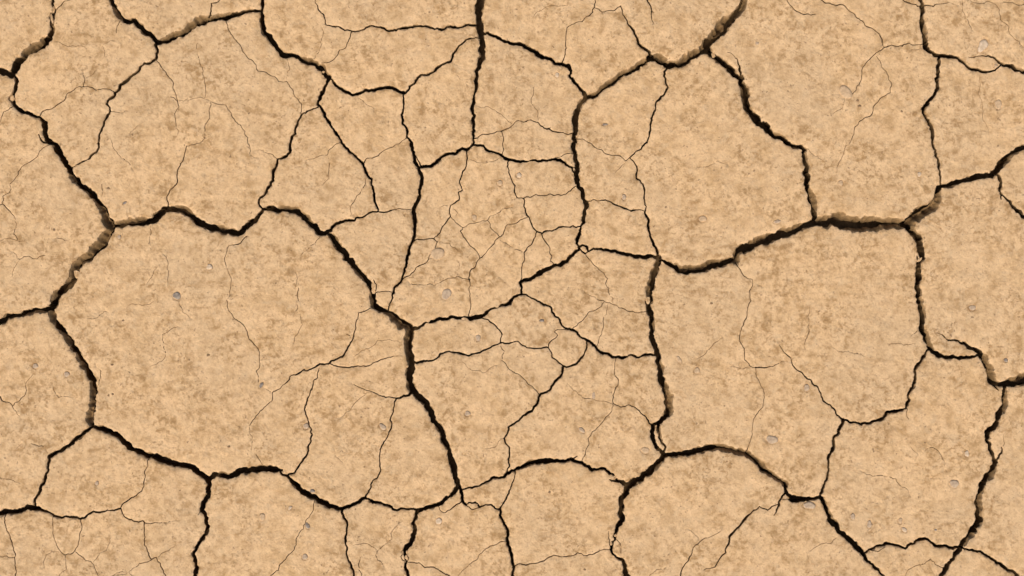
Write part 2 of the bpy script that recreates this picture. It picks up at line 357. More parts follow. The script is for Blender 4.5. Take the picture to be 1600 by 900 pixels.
l 1485,605,6 1480,680,9,E.3 1480,740,9,E.3 1440,810,9,W.2 1400,880,8.5 p 1375,0,8.5 1370,50,7 1390,110,6 1415,170,6 1420,200,7 1400,260,11,E.4 1350,320,10 1325,400,10,E.4 1325,480,10,E.3 1330,550,10 1290,600,10 1270,650,10,E.4 1220,700,8 1170,770,7 1130,830,6 1085,900,7
p 1420,205,3 1445,160,3 1465,120,3 1460,95,2
p 1465,120,1 1475,60,.9 1475,15,.7
l 1010,380,5 970,430,5 930,490,5 920,560,5 910,620,5 875,670,4 885,700,5 870,730,6 860,755,3 845,760,4 800,772,5 745,775,5 720,815,5 650,835,4.5 585,852,4.5 530,840,4 470,820,3.5
l 470,825,5 450,880,5 p 410,40,4 410,95,5 380,155,5 380,180,3 380,230,4 370,290,4 345,350,4.5 325,405,4
l 70,345,.9 110,410,1.4 150,470,1.8 220,540,2 270,575,2.5 320,640,2.5 345,705,2.5 400,745,2.5 470,825,3
l 870,750,1.5 880,820,.9
l 260,120,.7 255,200,.9 258,270,1 235,320,1 235,390,.7
l 420,380,.7 490,395,.9 600,425,.8
l 750,355,.7 820,345,.9 880,355,.8 910,345,.7
l 895,300,.8 945,265,1
k 1520,495,1.2 1600,495,1.2 l 60,475,1 100,455,.8
k 60,35,2.5 130,65,2.5 170,85,3 250,150,3.5 300,200,3.5 340,252,3.5 380,262,4 410,290,3.5 490,335,4 550,400,4 600,410,4 655,432,4.5 710,432,4 730,420,2.5 760,423,4 900,418,4
j 1525,345,2.4 k 0,340,2 40,335,1.6 70,360,2.2 120,375,2.2 228,372,2.2 235,340,1.4 270,315,1.4 285,295,1.3 265,275,1.2 310,260,1.2 340,258,1.2
k 230,375,2 260,440,2.2 320,485,2.5 360,490,2.5 410,465,3.5 440,430,3 465,380,2.5 470,325,2.5
k 320,490,3.5 310,540,4 260,600,3.5 180,660,3.5 160,720,4.5 125,770,4 50,820,3 0,855,3 j 1578,870,3.5 1575,900,3 n 1550,40,2.5 1585,100,2.5 1580,180,2.5 1570,248,2.5
n 1280,360,3 1380,340,3.5 1450,310,4 1480,285,4.5 1600,240,5 o 60,220,6 120,190,8,N.3 180,182,8 270,182,7 370,168,5 430,190,5 480,215,6 530,235,5 570,228,5 610,260,5 645,285,2.4 660,308,5 700,325,8 720,335,8
o 375,168,3 410,150,1.5
o 610,298,2 665,312,4
o 940,155,8 900,210,10,SE.3 860,250,10 800,300,9 720,335,9 710,390,9 680,440,8 680,510,9 690,550,8 660,590,6 645,640,5 630,690,4 620,740,4 640,770,3 690,800,5 710,840,7 720,900,8
o 855,245,3 838,235,2
o 605,620,1 610,680,1.5 620,730,2
o 645,660,1.2 680,700,1.2 682,760,1.2
o 0,850,1.8 70,830,1.8 180,810,1.8 260,770,1.6 340,780,1.6 410,755,1.6 490,765,1.5 560,740,1.5 618,735,1.4
n 1525,480,4 1545,560,4 1575,650,4.5 1575,710,4.5 1595,760,5 o 2,800,5 2,900,5
n 1525,480,3 1550,440,2.5 1580,385,2.5 o 0,320,1.8 20,265,1.8 20,240,1.8
n 1525,485,3 1500,480,2.5 1460,455,3 1440,455,1.8 1400,470,3 1370,440,4 1330,440,2 1305,455,2
n 1315,460,1.6 1350,485,1.6 1400,472,1.6
n 1290,435,2.5 1250,455,2 1210,490,1.4 1180,505,1.2 1150,490,1.2 1140,455,1.2
n 365,430,1 345,510,1 300,580,1 250,670,1.3 235,740,1.3 180,800,1.3 140,865,1.3 90,900,1.2
n 945,812,1.2 1000,820,1.5 1050,845,1.8 1110,845,2 1160,875,2 1210,900,2.2
n 1570,688,1.3 1480,710,1.3 1420,745,1.2 1380,800,1 1330,830,.9 1280,880,.9 1260,900,.9
n 620,700,.7 680,695,.8 760,745,1 850,670,.8 850,620,.7 890,575,.6
n 755,745,1 760,800,.9 800,835,.7
n 655,780,.8 645,850,.9 660,900,1
n 612,870,1 645,870,.9
n 490,110,.6 540,190,.8
n 1440,100,.6 1500,90,.7 1540,40,.7
k 630,725,1.1 625,765,1 570,830,1.1 520,890,1 o 500,0,1.2 475,40,1.2 460,120,1.2 430,190,1
k 650,430,1.2 640,530,1.2 665,570,1.4 662,610,1.4 630,670,1.4 632,720,1.4 680,745,1.4 730,730,1.2 770,745,1.6 840,810,1.8 875,862,2
k 632,722,1 540,705,.9 440,685,.9 350,600,.6
k 845,148,1.5 790,155,1.3 700,130,1.2 640,105,1.4 580,85,1.2 520,55,.9 460,30,.7
g 455,680,1 500,740,1.2 550,790,1.2 600,840,1.1 605,900,1 k 630,60,.9 632,105,.9
k 575,90,1 480,150,1.1 440,205,1.1 375,258,1
k 600,105,.8 575,180,1 560,290,1 530,370,1
j 1530,360,1 1555,395,.9 1535,450,1 1600,520,1 k 50,545,1.1 110,605,1.3 172,668,1.3
j 1390,185,1.5 1440,195,2 1500,240,2.2 1538,290,2.2 1525,345,2.2 1460,375,2.8 1390,405,3 1320,422,2.8 1260,405,3 1150,412,2.8 1130,440,3 1080,458,3.5 980,460,4
f 1330,900,1.2 j 1330,0,1.2 1338,80,1.3 1335,190,1.3
j 1290,460,.6 1340,510,.6 1420,530,.6 1500,480,.6
g 1495,900,1.2 k 1495,80,1.3 1470,170,1.3 1440,240,1.4 1422,300,1.5 1440,360,1.4 1455,450,1.3 1490,490,1.2 1600,495,1.2
k 1520,495,1 1530,560,1 1575,670,1.1 1570,740,1.2 1510,820,1.1 1500,900,1 o 1490,60,1 1470,135,1
k 1310,310,.8 1270,340,.8 1240,375,.9 1160,440,.7
k 1370,490,.7 1480,500,.8
g 1400,740,1.3 1430,790,1.5 1445,820,1.5 1500,845,1.2 1505,880,1.2 1495,900,1.2
g 1500,845,.8 1560,890,.7
o 940,155,6 1000,145,7 1080,130,8 1160,110,9,N.3 1230,100,9 1300,98,10,C.7 1370,110,10,C.8 1440,130,10,C.8 1500,160,10,C.6 1560,210,10,NE.5 1600,250,9,C.5 p 50,285,9,C.7 115,325,8,C.5 112,350,5 120,385,6 150,415,8 210,420,8 270,420,6 325,405,7 350,440,7 380,510,8,NE.3 430,580,8 445,625,7 500,665,8 540,700,8 590,750,7 600,770,6 640,820,5 690,860,4.5 725,900,4
p 105,385,4 75,430,4 60,480,3 40,520,1.5
p 62,455,2 0,490,2 o 1500,500,2 1450,550,3.5 1400,610,3.5 1355,700,3 1300,790,2 1270,845,1.5 1200,865,1
p 90,425,1.2 150,430,1.5
o 1320,600,.7 1250,650,.9 1170,690,1.3 1130,735,1.6 1100,810,1.8 1055,900,1.8
o 1170,670,.7 1110,610,.6
o 960,850,.7 900,870,.8 860,900,.9
p 600,760,4 640,735,4.5 700,710,4.5 760,700,5 800,710,4 860,730,4.5 900,700,4.5 940,678,5 1000,670,4.5 1050,715,4.5 1110,712,5 1200,718,4.5
p 1215,715,3 1300,745,4 1370,775,4 1460,825,5 1500,865,5 1560,900,6
p 640,740,1.2 690,748,1.2 730,725,1.2
p 1110,865,1 1020,795,1.1 950,830,.9 900,850,.8 860,895,.9
p 590,250,.7 650,275,.8 760,280,1 820,330,1 880,380,.8
p 890,90,.8 940,140,.8
p 980,115,.8 1020,95,1 1090,165,1 1100,230,.6
p 430,660,.8 330,700,.8 270,740,.7
p 240,750,.7 250,800,.7
d 955,0,7 970,70,7 965,130,8 975,190,9,E.4 985,260,8 1000,310,7 1060,345,6 1130,355,6 1220,385,5 1270,430,5 1350,448,4.5 1420,440,3 1456,408,2.6
d 1255,355,1.2 1380,347,2.5 1440,385,5 1480,410,5 1530,410,6 1600,450,7,NE.3
d 1075,350,6 1065,430,6 1065,520,6 1040,600,5 975,685,5 1010,770,4.5 1035,850,5 1030,900,4.5 h 1050,40,4 1070,120,4 1075,180,3.5 1080,250,3.4
d 845,0,2.2 900,25,2 950,38,2.2 1010,35,1.8 1100,22,1 1180,35,.7
d 335,0,2 420,35,1.8 510,70,1.8 590,130,1.8 640,170,1.8 700,215,1.8 730,295,1.8 790,285,1.8 840,288,1.8 880,268,1.6 975,272,1.1
d 725,298,1.6 665,340,1.4 615,390,1.3 590,460,1.2 570,530,1.2 525,590,1
d 480,620,.8 410,710,.8
d 680,350,1.2 710,420,1.1 775,520,1.2 765,580,1.2 660,670,1.3 655,710,1.2 560,780,1.2 530,850,1.1 510,900,1 h 490,10,.8 460,90,.9 430,190,.7
d 960,295,1 930,312,.8 900,308,.7
d 120,0,1.6 160,55,1.6 210,85,1.6 260,92,1.6 300,88,1.4
d 1210,0,.9 1215,70,.9 1240,120,1 1275,195,1
d 1180,75,.7 1215,75,.7
d 1250,0,.8 1290,20,1 1400,18,1.1 1445,60,1.1 1450,120,1.1 1500,160,1 1510,215,1.1 1570,260,1 1590,290,.8
d 1470,15,1 1600,25,1
d 1325,470,.7 1335,620,.8 1345,740,.7 1380,810,.7
h 250,30,1 330,95,.8
h 1435,180,5 1460,240,5 1450,290,4 1460,345,2
h 1455,300,2.5 1475,325,3 1520,370,5 1560,415,6 1600,455,6
f 665,130,1.5 690,90,1.6 760,75,1.6 820,30,1.4 880,0,1.2 b 945,862,1.2
f 445,70,1 450,45,1 500,0,1 b 540,890,1
f 445,70,1 400,72,.8 310,105,.7
f 445,75,.9 460,120,.9 455,180,.9 430,240,.8 410,270,.7
f 690,215,.9 650,310,1 615,350,1 590,410,.9 590,450,.9
f 450,545,5 480,515,5 510,495,4.5 580,475,4 640,460,3 700,437,2.5 760,420,2.5 800,428,2.2 850,412,1.8 900,402,1.5 985,412,1.4
f 400,580,1 370,620,.9 320,660,1 275,700,.6
f 985,605,1.8 1040,598,1.8 1110,592,1.8 1150,555,1.8 1180,500,2 1215,450,2 1215,385,1.8 1270,350,2.2 1265,300,2 1290,290,2 1285,200,2 1305,160,2 1315,40,2
f 1110,590,1.6 1135,610,1.6 1120,650,1.2
f 1090,690,1.3 1060,745,1.4 1010,765,1.5 970,810,1.6 910,850,1.6
f 1150,610,.8 1210,620,.8 1265,665,.8
f 1215,450,1.1 1260,500,1.1 1295,522,1.3 1330,500,1.2 1440,480,1.2 1500,440,.9 1600,395,.9
f 1295,522,1.1 1275,545,1.4 1320,610,1.5 1370,660,1.5 1400,712,1.5
f 1450,480,1.1 1470,530,1.1 1525,582,1.2
g 10,500,1.3 0,500,1.2 f 1570,505,1.2 1530,580,1.5 1470,640,1.5 1400,712,1.6 1340,790,1.8 1330,840,1.5 1338,870,1.5 1330,900,1.3
f 1330,848,1.1 1290,840,1 1260,825,1 1180,850,1 1120,885,.9 1050,882,.9 960,870,.9
f 1530,600,.7 1600,650,.8 g 75,675,1
f 1580,95,2.2 1580,180,2 1600,230,2 g 20,260,2 15,300,2 30,335,2 70,340,1.8 75,390,2 100,450,2.2 155,545,2.5 190,558,2.5 280,530,2.5 340,518,2.5 425,516,2.2
f 1215,390,.8 1150,395,.7
f 1230,400,.9 1260,430,.8 1250,450,.7
g 0,350,.9 30,340,.9
g 68,338,1.6 130,325,1.6 270,322,1.6 340,312,1.6 375,280,1.6 410,262,1.5
g 100,455,1.4 50,475,1.4 10,500,1.4
g 155,545,2 130,610,1.8 75,680,1.8 60,770,1.6 45,865,1.3
g 185,565,1.4 225,630,1.6 250,700,1.6 268,755,1.5
g 1150,150,.7 1220,140,.8 1290,105,.8 1350,130,.7
"""
# a point on each plate, and what it looks like
LABELS = [
 (973,695,"small mud plate tucked in the bend above the lower centre crack junction"),
 (1000,604,"small mud plate left of the wide crack, under the plate with the three-way hairline"),
 (445,100,"narrow arched mud plate between the hairline-veined plate and the crack at its upper right"),
 (10,888,"mud sliver in the very bottom left corner, under a short level hairline"),
 (10,840,"mud sliver at the left edge near the bottom, above a short level hairline"),
 (90,4,"tiny tip of mud at the top edge in the fork of the brown-filled crack"),
 (888,248,"small wedge of mud in the forked crack end at upper centre"),
 (1228,777,"tiny mud chip in the fork where a thin crack meets the lower right wide crack"),
 (300,500,"largest mud plate of all, left of centre, thin cracks branching in its lower right"),
 (1234,600,"large squarish mud plate right of centre with a thin diagonal crack ending inside it"),
 (250,220,"broad domed mud plate directly above the largest plate, veined with fine hairlines"),
 (500,290,"kite-shaped mud plate between the hairline-veined broad plate and the upper centre fragments"),
 (1312,164,"large mud plate at upper right with forked hairlines and an oval half-buried stone in it"),
 (1100,800,"arched mud plate at the bottom right of centre, under the bow-shaped wide crack"),
 (1520,200,"mud plate at the right edge, under the plate in the top right corner"),
 (1560,50,"mud plate in the top right corner carrying the upright oval pale stone"),
 (1118,266,"smooth plain mud plate tapering up to a point, upper right of centre"),
 (1380,720,"rounded mud plate at lower right dotted with four small pale pebbles near its lower edge"),
 (1522,430,"smooth mud plate at the right edge below the crack junction with slumped brown walls"),
 (64,340,"mud plate at the left edge with a kinked hairline running down its left side"),
 (58,628,"mud plate at the left edge, left of the largest plate, with a small Y-shaped hairline"),
 (420,828,"mud plate on the bottom edge below the largest plate, with a blue-grey pebble on it"),
 (1080,40,"mud plate on the top edge above the wide stepped crack, with a short spur crack"),
 (930,60,"five-sided mud plate under the top edge, left of the plate with the short spur crack"),
 (1575,764,"mud plate strip at the right edge, right of the steep jagged dark crack"),
 (150,830,"low mud plate at the bottom left cut by a U-shaped hairline"),
 (104,830,"small tongue of mud enclosed by the U-shaped hairline at the bottom left"),
 (930,652,"mud plate below the small round fragment, slanting down left to a curved edge"),
 (754,628,"pointed mud plate narrowing downwards between the wide central crack and a curved thin crack"),
 (580,100,"wide mud plate near the top, scalloped below, left of the long upright crack"),
 (126,86,"mud plate at the upper left with rounded top, between two wide brown-walled cracks"),
 (622,20,"long flat mud plate cut by the top edge, left of the long upright crack"),
 (876,798,"domed mud plate at the bottom centre with no inner cracks, above a thin wavy crack"),
 (930,450,"mud plate right of centre veined by a small three-way hairline, above the small round fragment"),
 (34,46,"mud plate in the very top left corner"),
 (834,34,"mud plate cut by the top edge, immediately right of the long upright crack"),
 (975,180,"upright mud plate below the Y junction, left of the smooth pointed plate"),
 (940,270,"mud plate just above the small square plate, under a fine slanting hairline"),
 (720,846,"mud plate on the bottom edge with a pale pebble near its top left"),
 (818,140,"mud plate right of the long upright crack, a curved hairline along its base"),
 (266,804,"tall mud plate at lower left, just left of the steep crack leaving the bottom edge"),
 (142,744,"tilted five-sided mud plate at lower left, below the left junction of the largest plate"),
 (898,884,"thin strip of mud at the bottom edge under the wavy crack of the domed plate"),
 (646,718,"teardrop mud plate left of the wide crack that ends at the bottom centre junction"),
 (694,166,"tall mud plate left of the long upright crack, broadening towards its slanting top"),
 (590,840,"tall mud plate on the bottom edge with a fine three-pointed hairline"),
 (258,24,"mud plate cut by the top edge above the long sloping brown-walled crack at left"),
 (680,436,"mud plate left of centre holding a round half-buried stone and a grey stone below it"),
 (1388,30,"wedge of mud at the top edge left of the upright crack near the right side"),
 (760,310,"tall mud plate at the upper centre, narrow-waisted, above the fan of hairlines"),
 (570,186,"shield-shaped mud plate under the scalloped wide plate, left of the tall broadening plate"),
 (590,384,"triangular mud plate pointing down, left of centre beside the wide crack"),
 (1424,874,"low mud plate on the bottom edge under the scalloped crack at lower right"),
 (830,275,"small four-sided mud plate at upper centre with a white pebble at its top left"),
 (860,330,"small mud plate directly below the one with the white pebble, against the centre crack"),
 (1522,882,"triangle of mud at the bottom edge right of the steep dark crack's foot"),
 (782,420,"curved slice of mud at the centre, right of the stone-bearing plate"),
 (122,192,"small pointed mud plate at the upper left, below the plate with the rounded top"),
 (1584,280,"mud piece at the right edge just below the rising dark crack"),
 (962,358,"small square mud plate beside the centre crack, above the plate with the three-way hairline"),
 (708,528,"loaf-shaped mud plate at the centre, lying just right of the wide crack's elbow"),
 (684,304,"narrow upright mud plate left of the narrow-waisted one, right of the jagged upright crack"),
 (616,278,"small mud plate pointing up, left of the jagged upright crack at upper centre"),
 (820,504,"bird-shaped mud plate at the centre, right of the loaf-shaped plate"),
 (838,224,"low mud plate at upper centre, a flat strip above the small four-sided plate"),
 (10,144,"small wedge of mud at the left edge below the wide crack's mouth"),
 (658,890,"small corner of mud at the bottom edge under the crumbled crack"),
 (764,768,"small triangle of mud below the bottom centre crack junction"),
 (888,542,"small round mud fragment ringed by thin cracks just below the centre"),
 (832,402,"small leaf-shaped mud piece at the centre, above the wavy dark crack"),
 (878,380,"small mud piece in the corner where the centre crack meets the wavy dark crack"),
 (1428,2,"tip of mud at the top edge touching the upright crack near the right side"),
 (766,222,"little mud fragment left of the flat strip, beside the foot of the long upright crack"),
 (706,782,"little three-cornered mud chip at the end of the wide crack, bottom centre"),
 (598,470,"little squarish mud chip under the downward-pointing triangle, in the wide crack's bend"),
 (1028,684,"slender mud sliver standing inside the split crack right of the lower centre"),
 (738,790,"flat mud splinter in the broken crack at the bottom centre"),
 (912,388,"tiny round mud chip at the four-way crack junction right of centre"),
 (896,264,"tiny mud chip wedged in the forked end of a crack at upper centre"),
 (742,365,"small mud piece among the fan of hairlines, below the narrow-waisted plate"),
]
# x, y, half length, half width, turn, height, stone, label
PEBBLES = [
 (276,462,6.2,6.2,0,2.6,'slate',"dark speckled grey pebble, alone on the largest plate left of centre"),
 (408,602,5.0,2.6,58,1.8,'slate',"small slanting grey pebble where a hairline crosses the largest plate"),
 (598,667,6.2,4.2,-35,2.0,'grey',"pale grey three-cornered pebble left of the thin crack beside the teardrop plate"),
 (478,666,4.2,4.8,0,1.6,'grey',"faint grey pebble straddling the thin falling crack at lower left of centre"),
 (683.5,396.5,10.5,10,10,1.9,'buff',"large round buff stone half buried at the centre, with a thin crack running into it"),
 (697.5,459.5,9.0,7.5,50,1.7,'grey',"angular greyish stone flush in the mud, below the large round buff stone"),
 (747,528,4.2,5.0,30,1.6,'grey',"small grey pebble at the right end of the loaf-shaped plate"),
 (1535.5,71.5,11.5,7.0,62,2.4,'pale',"upright oval pale stone in the top right plate, above the lens-shaped sliver"),
 (1321.5,144,12.0,8.5,-42,1.9,'buff',"large oval buff stone half buried in the upper right plate, on a hairline"),
 (1340,157,2.4,2.2,0,1.2,'brown',"upper of two tiny dark specks of stone below the large oval buff stone"),
 (1343,165.5,3.0,2.2,0,1.2,'brown',"lower of two tiny dark specks of stone below the large oval buff stone"),
 (811,274,4.2,4.2,0,2.0,'pale',"tiny white pebble at the top left of the small four-sided plate"),
 (781,286,4.6,4.2,0,1.5,'buff',"round buff pebble in the narrow-waisted plate, left of the tiny white pebble"),
 (741,340,3.4,5.2,10,1.3,'buff',"upright oval buff pebble among the hairlines of the narrow-waisted plate"),
 (194.5,317,3.6,2.0,40,1.4,'slate',"small blue-grey pebble above the left crack junction, on the veined broad plate"),
 (327,417,4.6,4.6,0,2.0,'pale',"pale buff pebble in the upper part of the largest plate"),
 (480.5,821.5,5.2,3.4,-65,1.9,'slate',"blue-grey splinter pebble beside a hairline on the bottom plate left of centre"),
 (488,767,4.2,2.8,0,1.7,'slate',"small grey pebble on the upper lip of the crack, bottom left of centre"),
 (453.5,793.5,4.2,2.4,38,1.7,'pale',"small pale pebble below the curving dark crack, left of the blue-grey splinter"),
 (685.5,814.5,5.0,5.4,0,1.6,'pale',"pale broken pebble near the top of the bottom centre plate"),
 (476.5,870,4.6,4.6,0,1.5,'grey',"round dull grey pebble near the bottom edge, left of centre"),
 (410,808,4.2,6.2,-12,1.3,'buff',"buff ring-edged pebble on the bottom plate, left of the small pale pebble"),
 (1008,703.5,7.0,4.6,-14,1.3,'buff',"flat oval buff pebble just left of the mud sliver in the split crack"),
 (909,672,5.6,3.4,-38,1.5,'grey',"greyish slanting pebble on a hairline under the small round fragment"),
 (927.5,618,2.6,6.0,0,1.3,'grey',"thin upright grey pebble near the dashed hairline right of lower centre"),
 (1089,579,4.4,5.2,0,1.3,'buff',"faint round buff pebble at the left of the large squarish plate"),
 (1061,562,3.4,6.4,35,1.2,'buff',"slanting buff pebble beside the wide crack at the left of the squarish plate"),
 (846.5,501,3.6,2.4,0,1.4,'slate',"small dark grey pebble on the bird-shaped plate at the centre"),
 (1098,342,6.2,5.0,0,1.3,'buff',"faint wide buff pebble in the lower part of the smooth pointed plate"),
 (1206.5,687,10.5,6.0,-14,1.9,'grey',"long dark-mottled grey stone at the bottom of the large squarish plate"),
 (1265,790,10.5,5.2,-6,1.6,'grey',"long flat grey stone just below the crack junction at lower right"),
 (1491.5,756,7.6,6.2,0,2.0,'grey',"mottled grey stone left of the steep jagged crack at lower right"),
 (1511,709,4.0,4.6,0,1.5,'pale',"small pale pebble near the upper end of the steep jagged crack"),
 (1332.5,807,3.8,4.8,0,1.6,'grey',"leftmost small grey pebble of the four at the base of the lower right plate"),
 (1358.5,819.5,3.8,6.2,-5,1.6,'grey',"upright oval pebble, second from left of the four in the lower right plate"),
 (1407,814,3.6,4.8,0,1.4,'buff',"buff pebble above the slanting one, at the base of the lower right plate"),
 (1413.5,828,5.2,3.0,-42,1.7,'pale',"slanting pale pebble, lowest of the four in the lower right plate"),
 (1462,828,2.0,2.0,0,1.2,'slate',"tiny grey pebble right of the slanting pale one in the lower right plate"),
 (1572,563,3.4,3.2,0,1.6,'slate',"small grey pebble at the right edge above the wide brown-walled crack"),
 (1520,481,5.2,4.4,0,1.4,'grey',"faint grey pebble in the right edge plate above the lens-shaped sliver"),
 (1260.5,606,4.4,5.8,0,1.3,'grey',"faint grey pebble left of the diagonal thin crack in the squarish plate"),
 (975,308,3.6,4.4,0,1.5,'grey',"small grey pebble in the plate just above the small square plate"),
 (870.5,117,3.4,3.8,0,1.6,'pale',"tiny pale pebble near the right side of the plate by the long upright crack"),
 (945.5,194.5,4.4,1.8,0,1.2,'slate',"thin grey sliver of stone in the upright plate below the Y junction"),
 (1313.5,286,4.0,4.2,0,1.5,'buff',"small round buff pebble low on the upper right plate, above the wide crack"),
 (1436.5,272.5,3.0,4.2,0,1.6,'pale',"small upright white pebble beside the crack at the right of the upper plate"),
 (1214,346.5,5.6,3.0,12,1.3,'grey',"flat grey pebble just above the wide crack at the smooth plate's lower right"),
 (1556,103,3.4,3.0,0,1.3,'buff',"tiny buff pebble at the right tip of the upper lens-shaped sliver"),
 (1560.5,163,6.0,7.5,0,1.1,'buff',"faint curled buff stone at the right edge below the upper sliver"),
 (55,572,4.4,4.2,0,1.4,'grey',"small grey pebble at the left edge, upper left of the wide crack's bend"),
 (104,585,4.4,4.4,0,1.3,'grey',"faint grey pebble just left of the bulging left crack"),
 (151,755,3.6,3.2,40,1.3,'grey',"tiny grey pebble in the tilted five-sided plate at lower left"),
 (357.5,698,2.2,2.2,0,1.3,'brown',"tiny dark pebble near the bottom of the largest plate"),
 (730.5,646,4.4,4.2,0,1.3,'grey',"faint grey pebble in the pointed plate right of the wide central crack"),
 (541,19,0,0,0,0,'grey',""),
 (175.5,616,2.0,2.0,0,1.2,'brown',"tiny dark pebble right of the bulging left crack"),
 (169,618,1.8,1.8,0,1.2,'brown',"tiniest dark pebble touching the right lip of the bulging left crack"),
 (175,570,2.8,1.6,0,1.2,'brown',"dark elongated speck of stone in the lower left of the largest plate"),
 (192,501,2.2,1.5,0,1.2,'brown',"dark speck of stone at the left of the largest plate, below its hairlines"),
 (325,555,2.8,2.2,0,1.2,'brown',"dark speck of stone in the middle of the largest plate"),
 (84,359,2.4,2.4,0,1.2,'brown',"tiny dark pebble in the middle of the upper left edge plate"),
 (169,294,2.4,2.2,0,1.2,'brown',"tiny dark pebble just above the left crack junction by a short spur"),
 (186,370,3.4,3.0,0,1.3,'grey',"small grey pebble just under the brown-walled crack at left"),
 (1111.5,474,2.2,2.2,0,1.2,'brown',"tiny dark pebble in the upper left of the squarish plate"),
 (858.5,769,2.0,2.2,0,1.2,'brown',"tiny dark pebble in the domed plate at the bottom centre"),
 (913.5,890,2.0,2.0,0,1.2,'brown',"tiny dark pebble in the thin strip at the bottom edge"),
 (1183,67.5,2.6,2.8,0,1.3,'grey',"tiny grey pebble right of the wide stepped crack near the top"),
 (1409,174,1.8,1.8,0,1.2,'brown',"tiny dark pebble beside the curved hairline of the upper right plate"),
]
PEBBLES = [p for p in PEBBLES if p[2] > 0]
# little lumps broken off into the crack mouths: x, y, half length, half width, turn, depth
LUMPS = [
 (583,447,3.2,5.5,15,2),(584,455,4,4.5,0,3),(1437,406,2.2,5.5,-50,1.2),(628,864,3,3,0,2),(634,871,3.4,2.6,30,2.5),(631,878,2.6,2.6,0,2),(636,863,2,3,0,1.5),
 (962,837,2.6,2.2,20,2),(956,842,3.2,5,20,2.5),(962,853,2.6,4,10,3),(967,856,3.6,6.5,-14,.6),(955,850,2,3,0,3),(1115,86,3.2,4.2,20,3),(1013,469,4,5.5,0,3),
 (960,746,4.5,2.6,10,1),(735,790,3,2,0,1.5),(742,789,4,2.2,0,1),(636,572,2.2,2.2,0,1),(637,571,0,0,0,0),(725,499,5,3.4,0,1.6),(668,502,3,1.8,-20,1),(776,479,3.4,2,-15,1),
 (901,388,2,2,0,1),(97,30,0,0,0,0),(80,28,2.4,8,8,2.4),(83,14,2,6,0,3),(66,15,0,0,0,0),(17,153,4.6,5.5,0,5),(505,112,2,2,0,2),(118,428,5,7,20,7),
]
LUMPS = [l for l in LUMPS if l[2] > 0]
DIRS = {'N': (0, -1), 'S': (0, 1), 'E': (1, 0), 'W': (-1, 0), 'NE': (.7, -.7), 'NW': (-.7, -.7), 'SE': (.7, .7), 'SW': (-.7, .7)}

def parse(text):
    out = []
    for ln in text.strip().splitlines():
        ox = oy = 0
        pts = []
        for t in ln.split():
            if len(t) == 1:
                k = ord(t) - 97
                ox, oy = (k % 4) * 400, (k // 4) * 225
                continue
            f = t.split(',')
            sx = sy = fr = 0.0
            if len(f) > 3:
                i = f[3].index('.')
                fr = min(.88, float(f[3][i:]) * 1.15)
                name = f[3][:i]
                if name != 'C':
                    sx, sy = DIRS[name]
            w = float(f[2])
            w *= 1 + .12 * min(1, max(0, (w - 4) / 5))
            pts.append((ox + float(f[0]) / 4, oy + float(f[1]) / 4, w, sx, sy, fr))
        out.append(pts)
    return out

lines = parse(TRACE)
RING = 62
# cracks that leave the surveyed field run on to the ring crack round it
for pts in lines:
    for end in (0, -1):
        x, y, w = pts[end][:3]
        ex, ey = x, y
        if x <= 1: ex = -RING - 34
        elif x >= 1599: ex = 1600 + RING + 34
        elif y <= 1: ey = -RING - 34
        elif y >= 899: ey = 900 + RING + 34
        else: continue
        tx, ty = (ex, y + random.uniform(-14, 14)) if ex != x else (x + random.uniform(-14, 14), ey)
        mx, my = (x + tx) / 2 + random.uniform(-5, 5), (y + ty) / 2 + random.uniform(-5, 5)
        w2 = max(w, 1.0)
        new = [(mx, my, w2, 0, 0, 0), (tx, ty, w2, 0, 0, 0)]
        if end == 0: pts[0:0] = new[::-1]
        else: pts.extend(new)

def ring_pts():
    P = []
    for x in range(-RING, 1600 + RING, 45): P.append((x, -RING))
    for y in range(-RING, 900 + RING, 45): P.append((1600 + RING, y))
    for x in range(1600 + RING, -RING, -45): P.append((x, 900 + RING))
    for y in range(900 + RING, -RING, -45): P.append((-RING, y))
    P = [(x + random.uniform(-9, 9) - 13 * math.sin(y / 83), y + random.uniform(-9, 9) + 15 * math.sin(x / 97 + 1), 7, 0, 0, 0) for x, y in P]
    return P + [P[0]]
lines.append(ring_pts())

# beyond the ring the crust goes on in plates of the same size
DX0, DX1, DY0, DY1 = -520, 2120, -520, 1420
seeds = [(x + random.uniform(-60, 60), y + random.uniform(-60, 60))
         for x in range(DX0 - 200, DX1 + 300, 190) for y in range(DY0 - 200, DY1 + 300, 190)]
vv, _, ff, *_ = delaunay_2d_cdt([Vector(s) for s in seeds], [], [], 0, 1e-5, False)
def circum(t):
    (ax, ay), (bx, by), (cx, cy) = [vv[i] for i in t]
    dd = 2 * (ax * (by - cy) + bx * (cy - ay) + cx * (ay - by))
    a, b_, c_ = ax * ax + ay * ay, bx * bx + by * by, cx * cx + cy * cy
    return ((a * (by - cy) + b_ * (cy - ay) + c_ * (ay - by)) / dd, (a * (cx - bx) + b_ * (ax - cx) + c_ * (bx - ax)) / dd)
cc = [circum(t) for t in ff]
em = {}
for i, t in enumerate(ff):
    for k in range(3):
        em.setdefault(frozenset((t[k], t[(k + 1) % 3])), []).append(i)
def inring(x, y): return -RING < x < 1600 + RING and -RING < y < 900 + RING
def indom(x, y): return DX0 - 60 < x < DX1 + 60 and DY0 - 60 < y < DY1 + 60
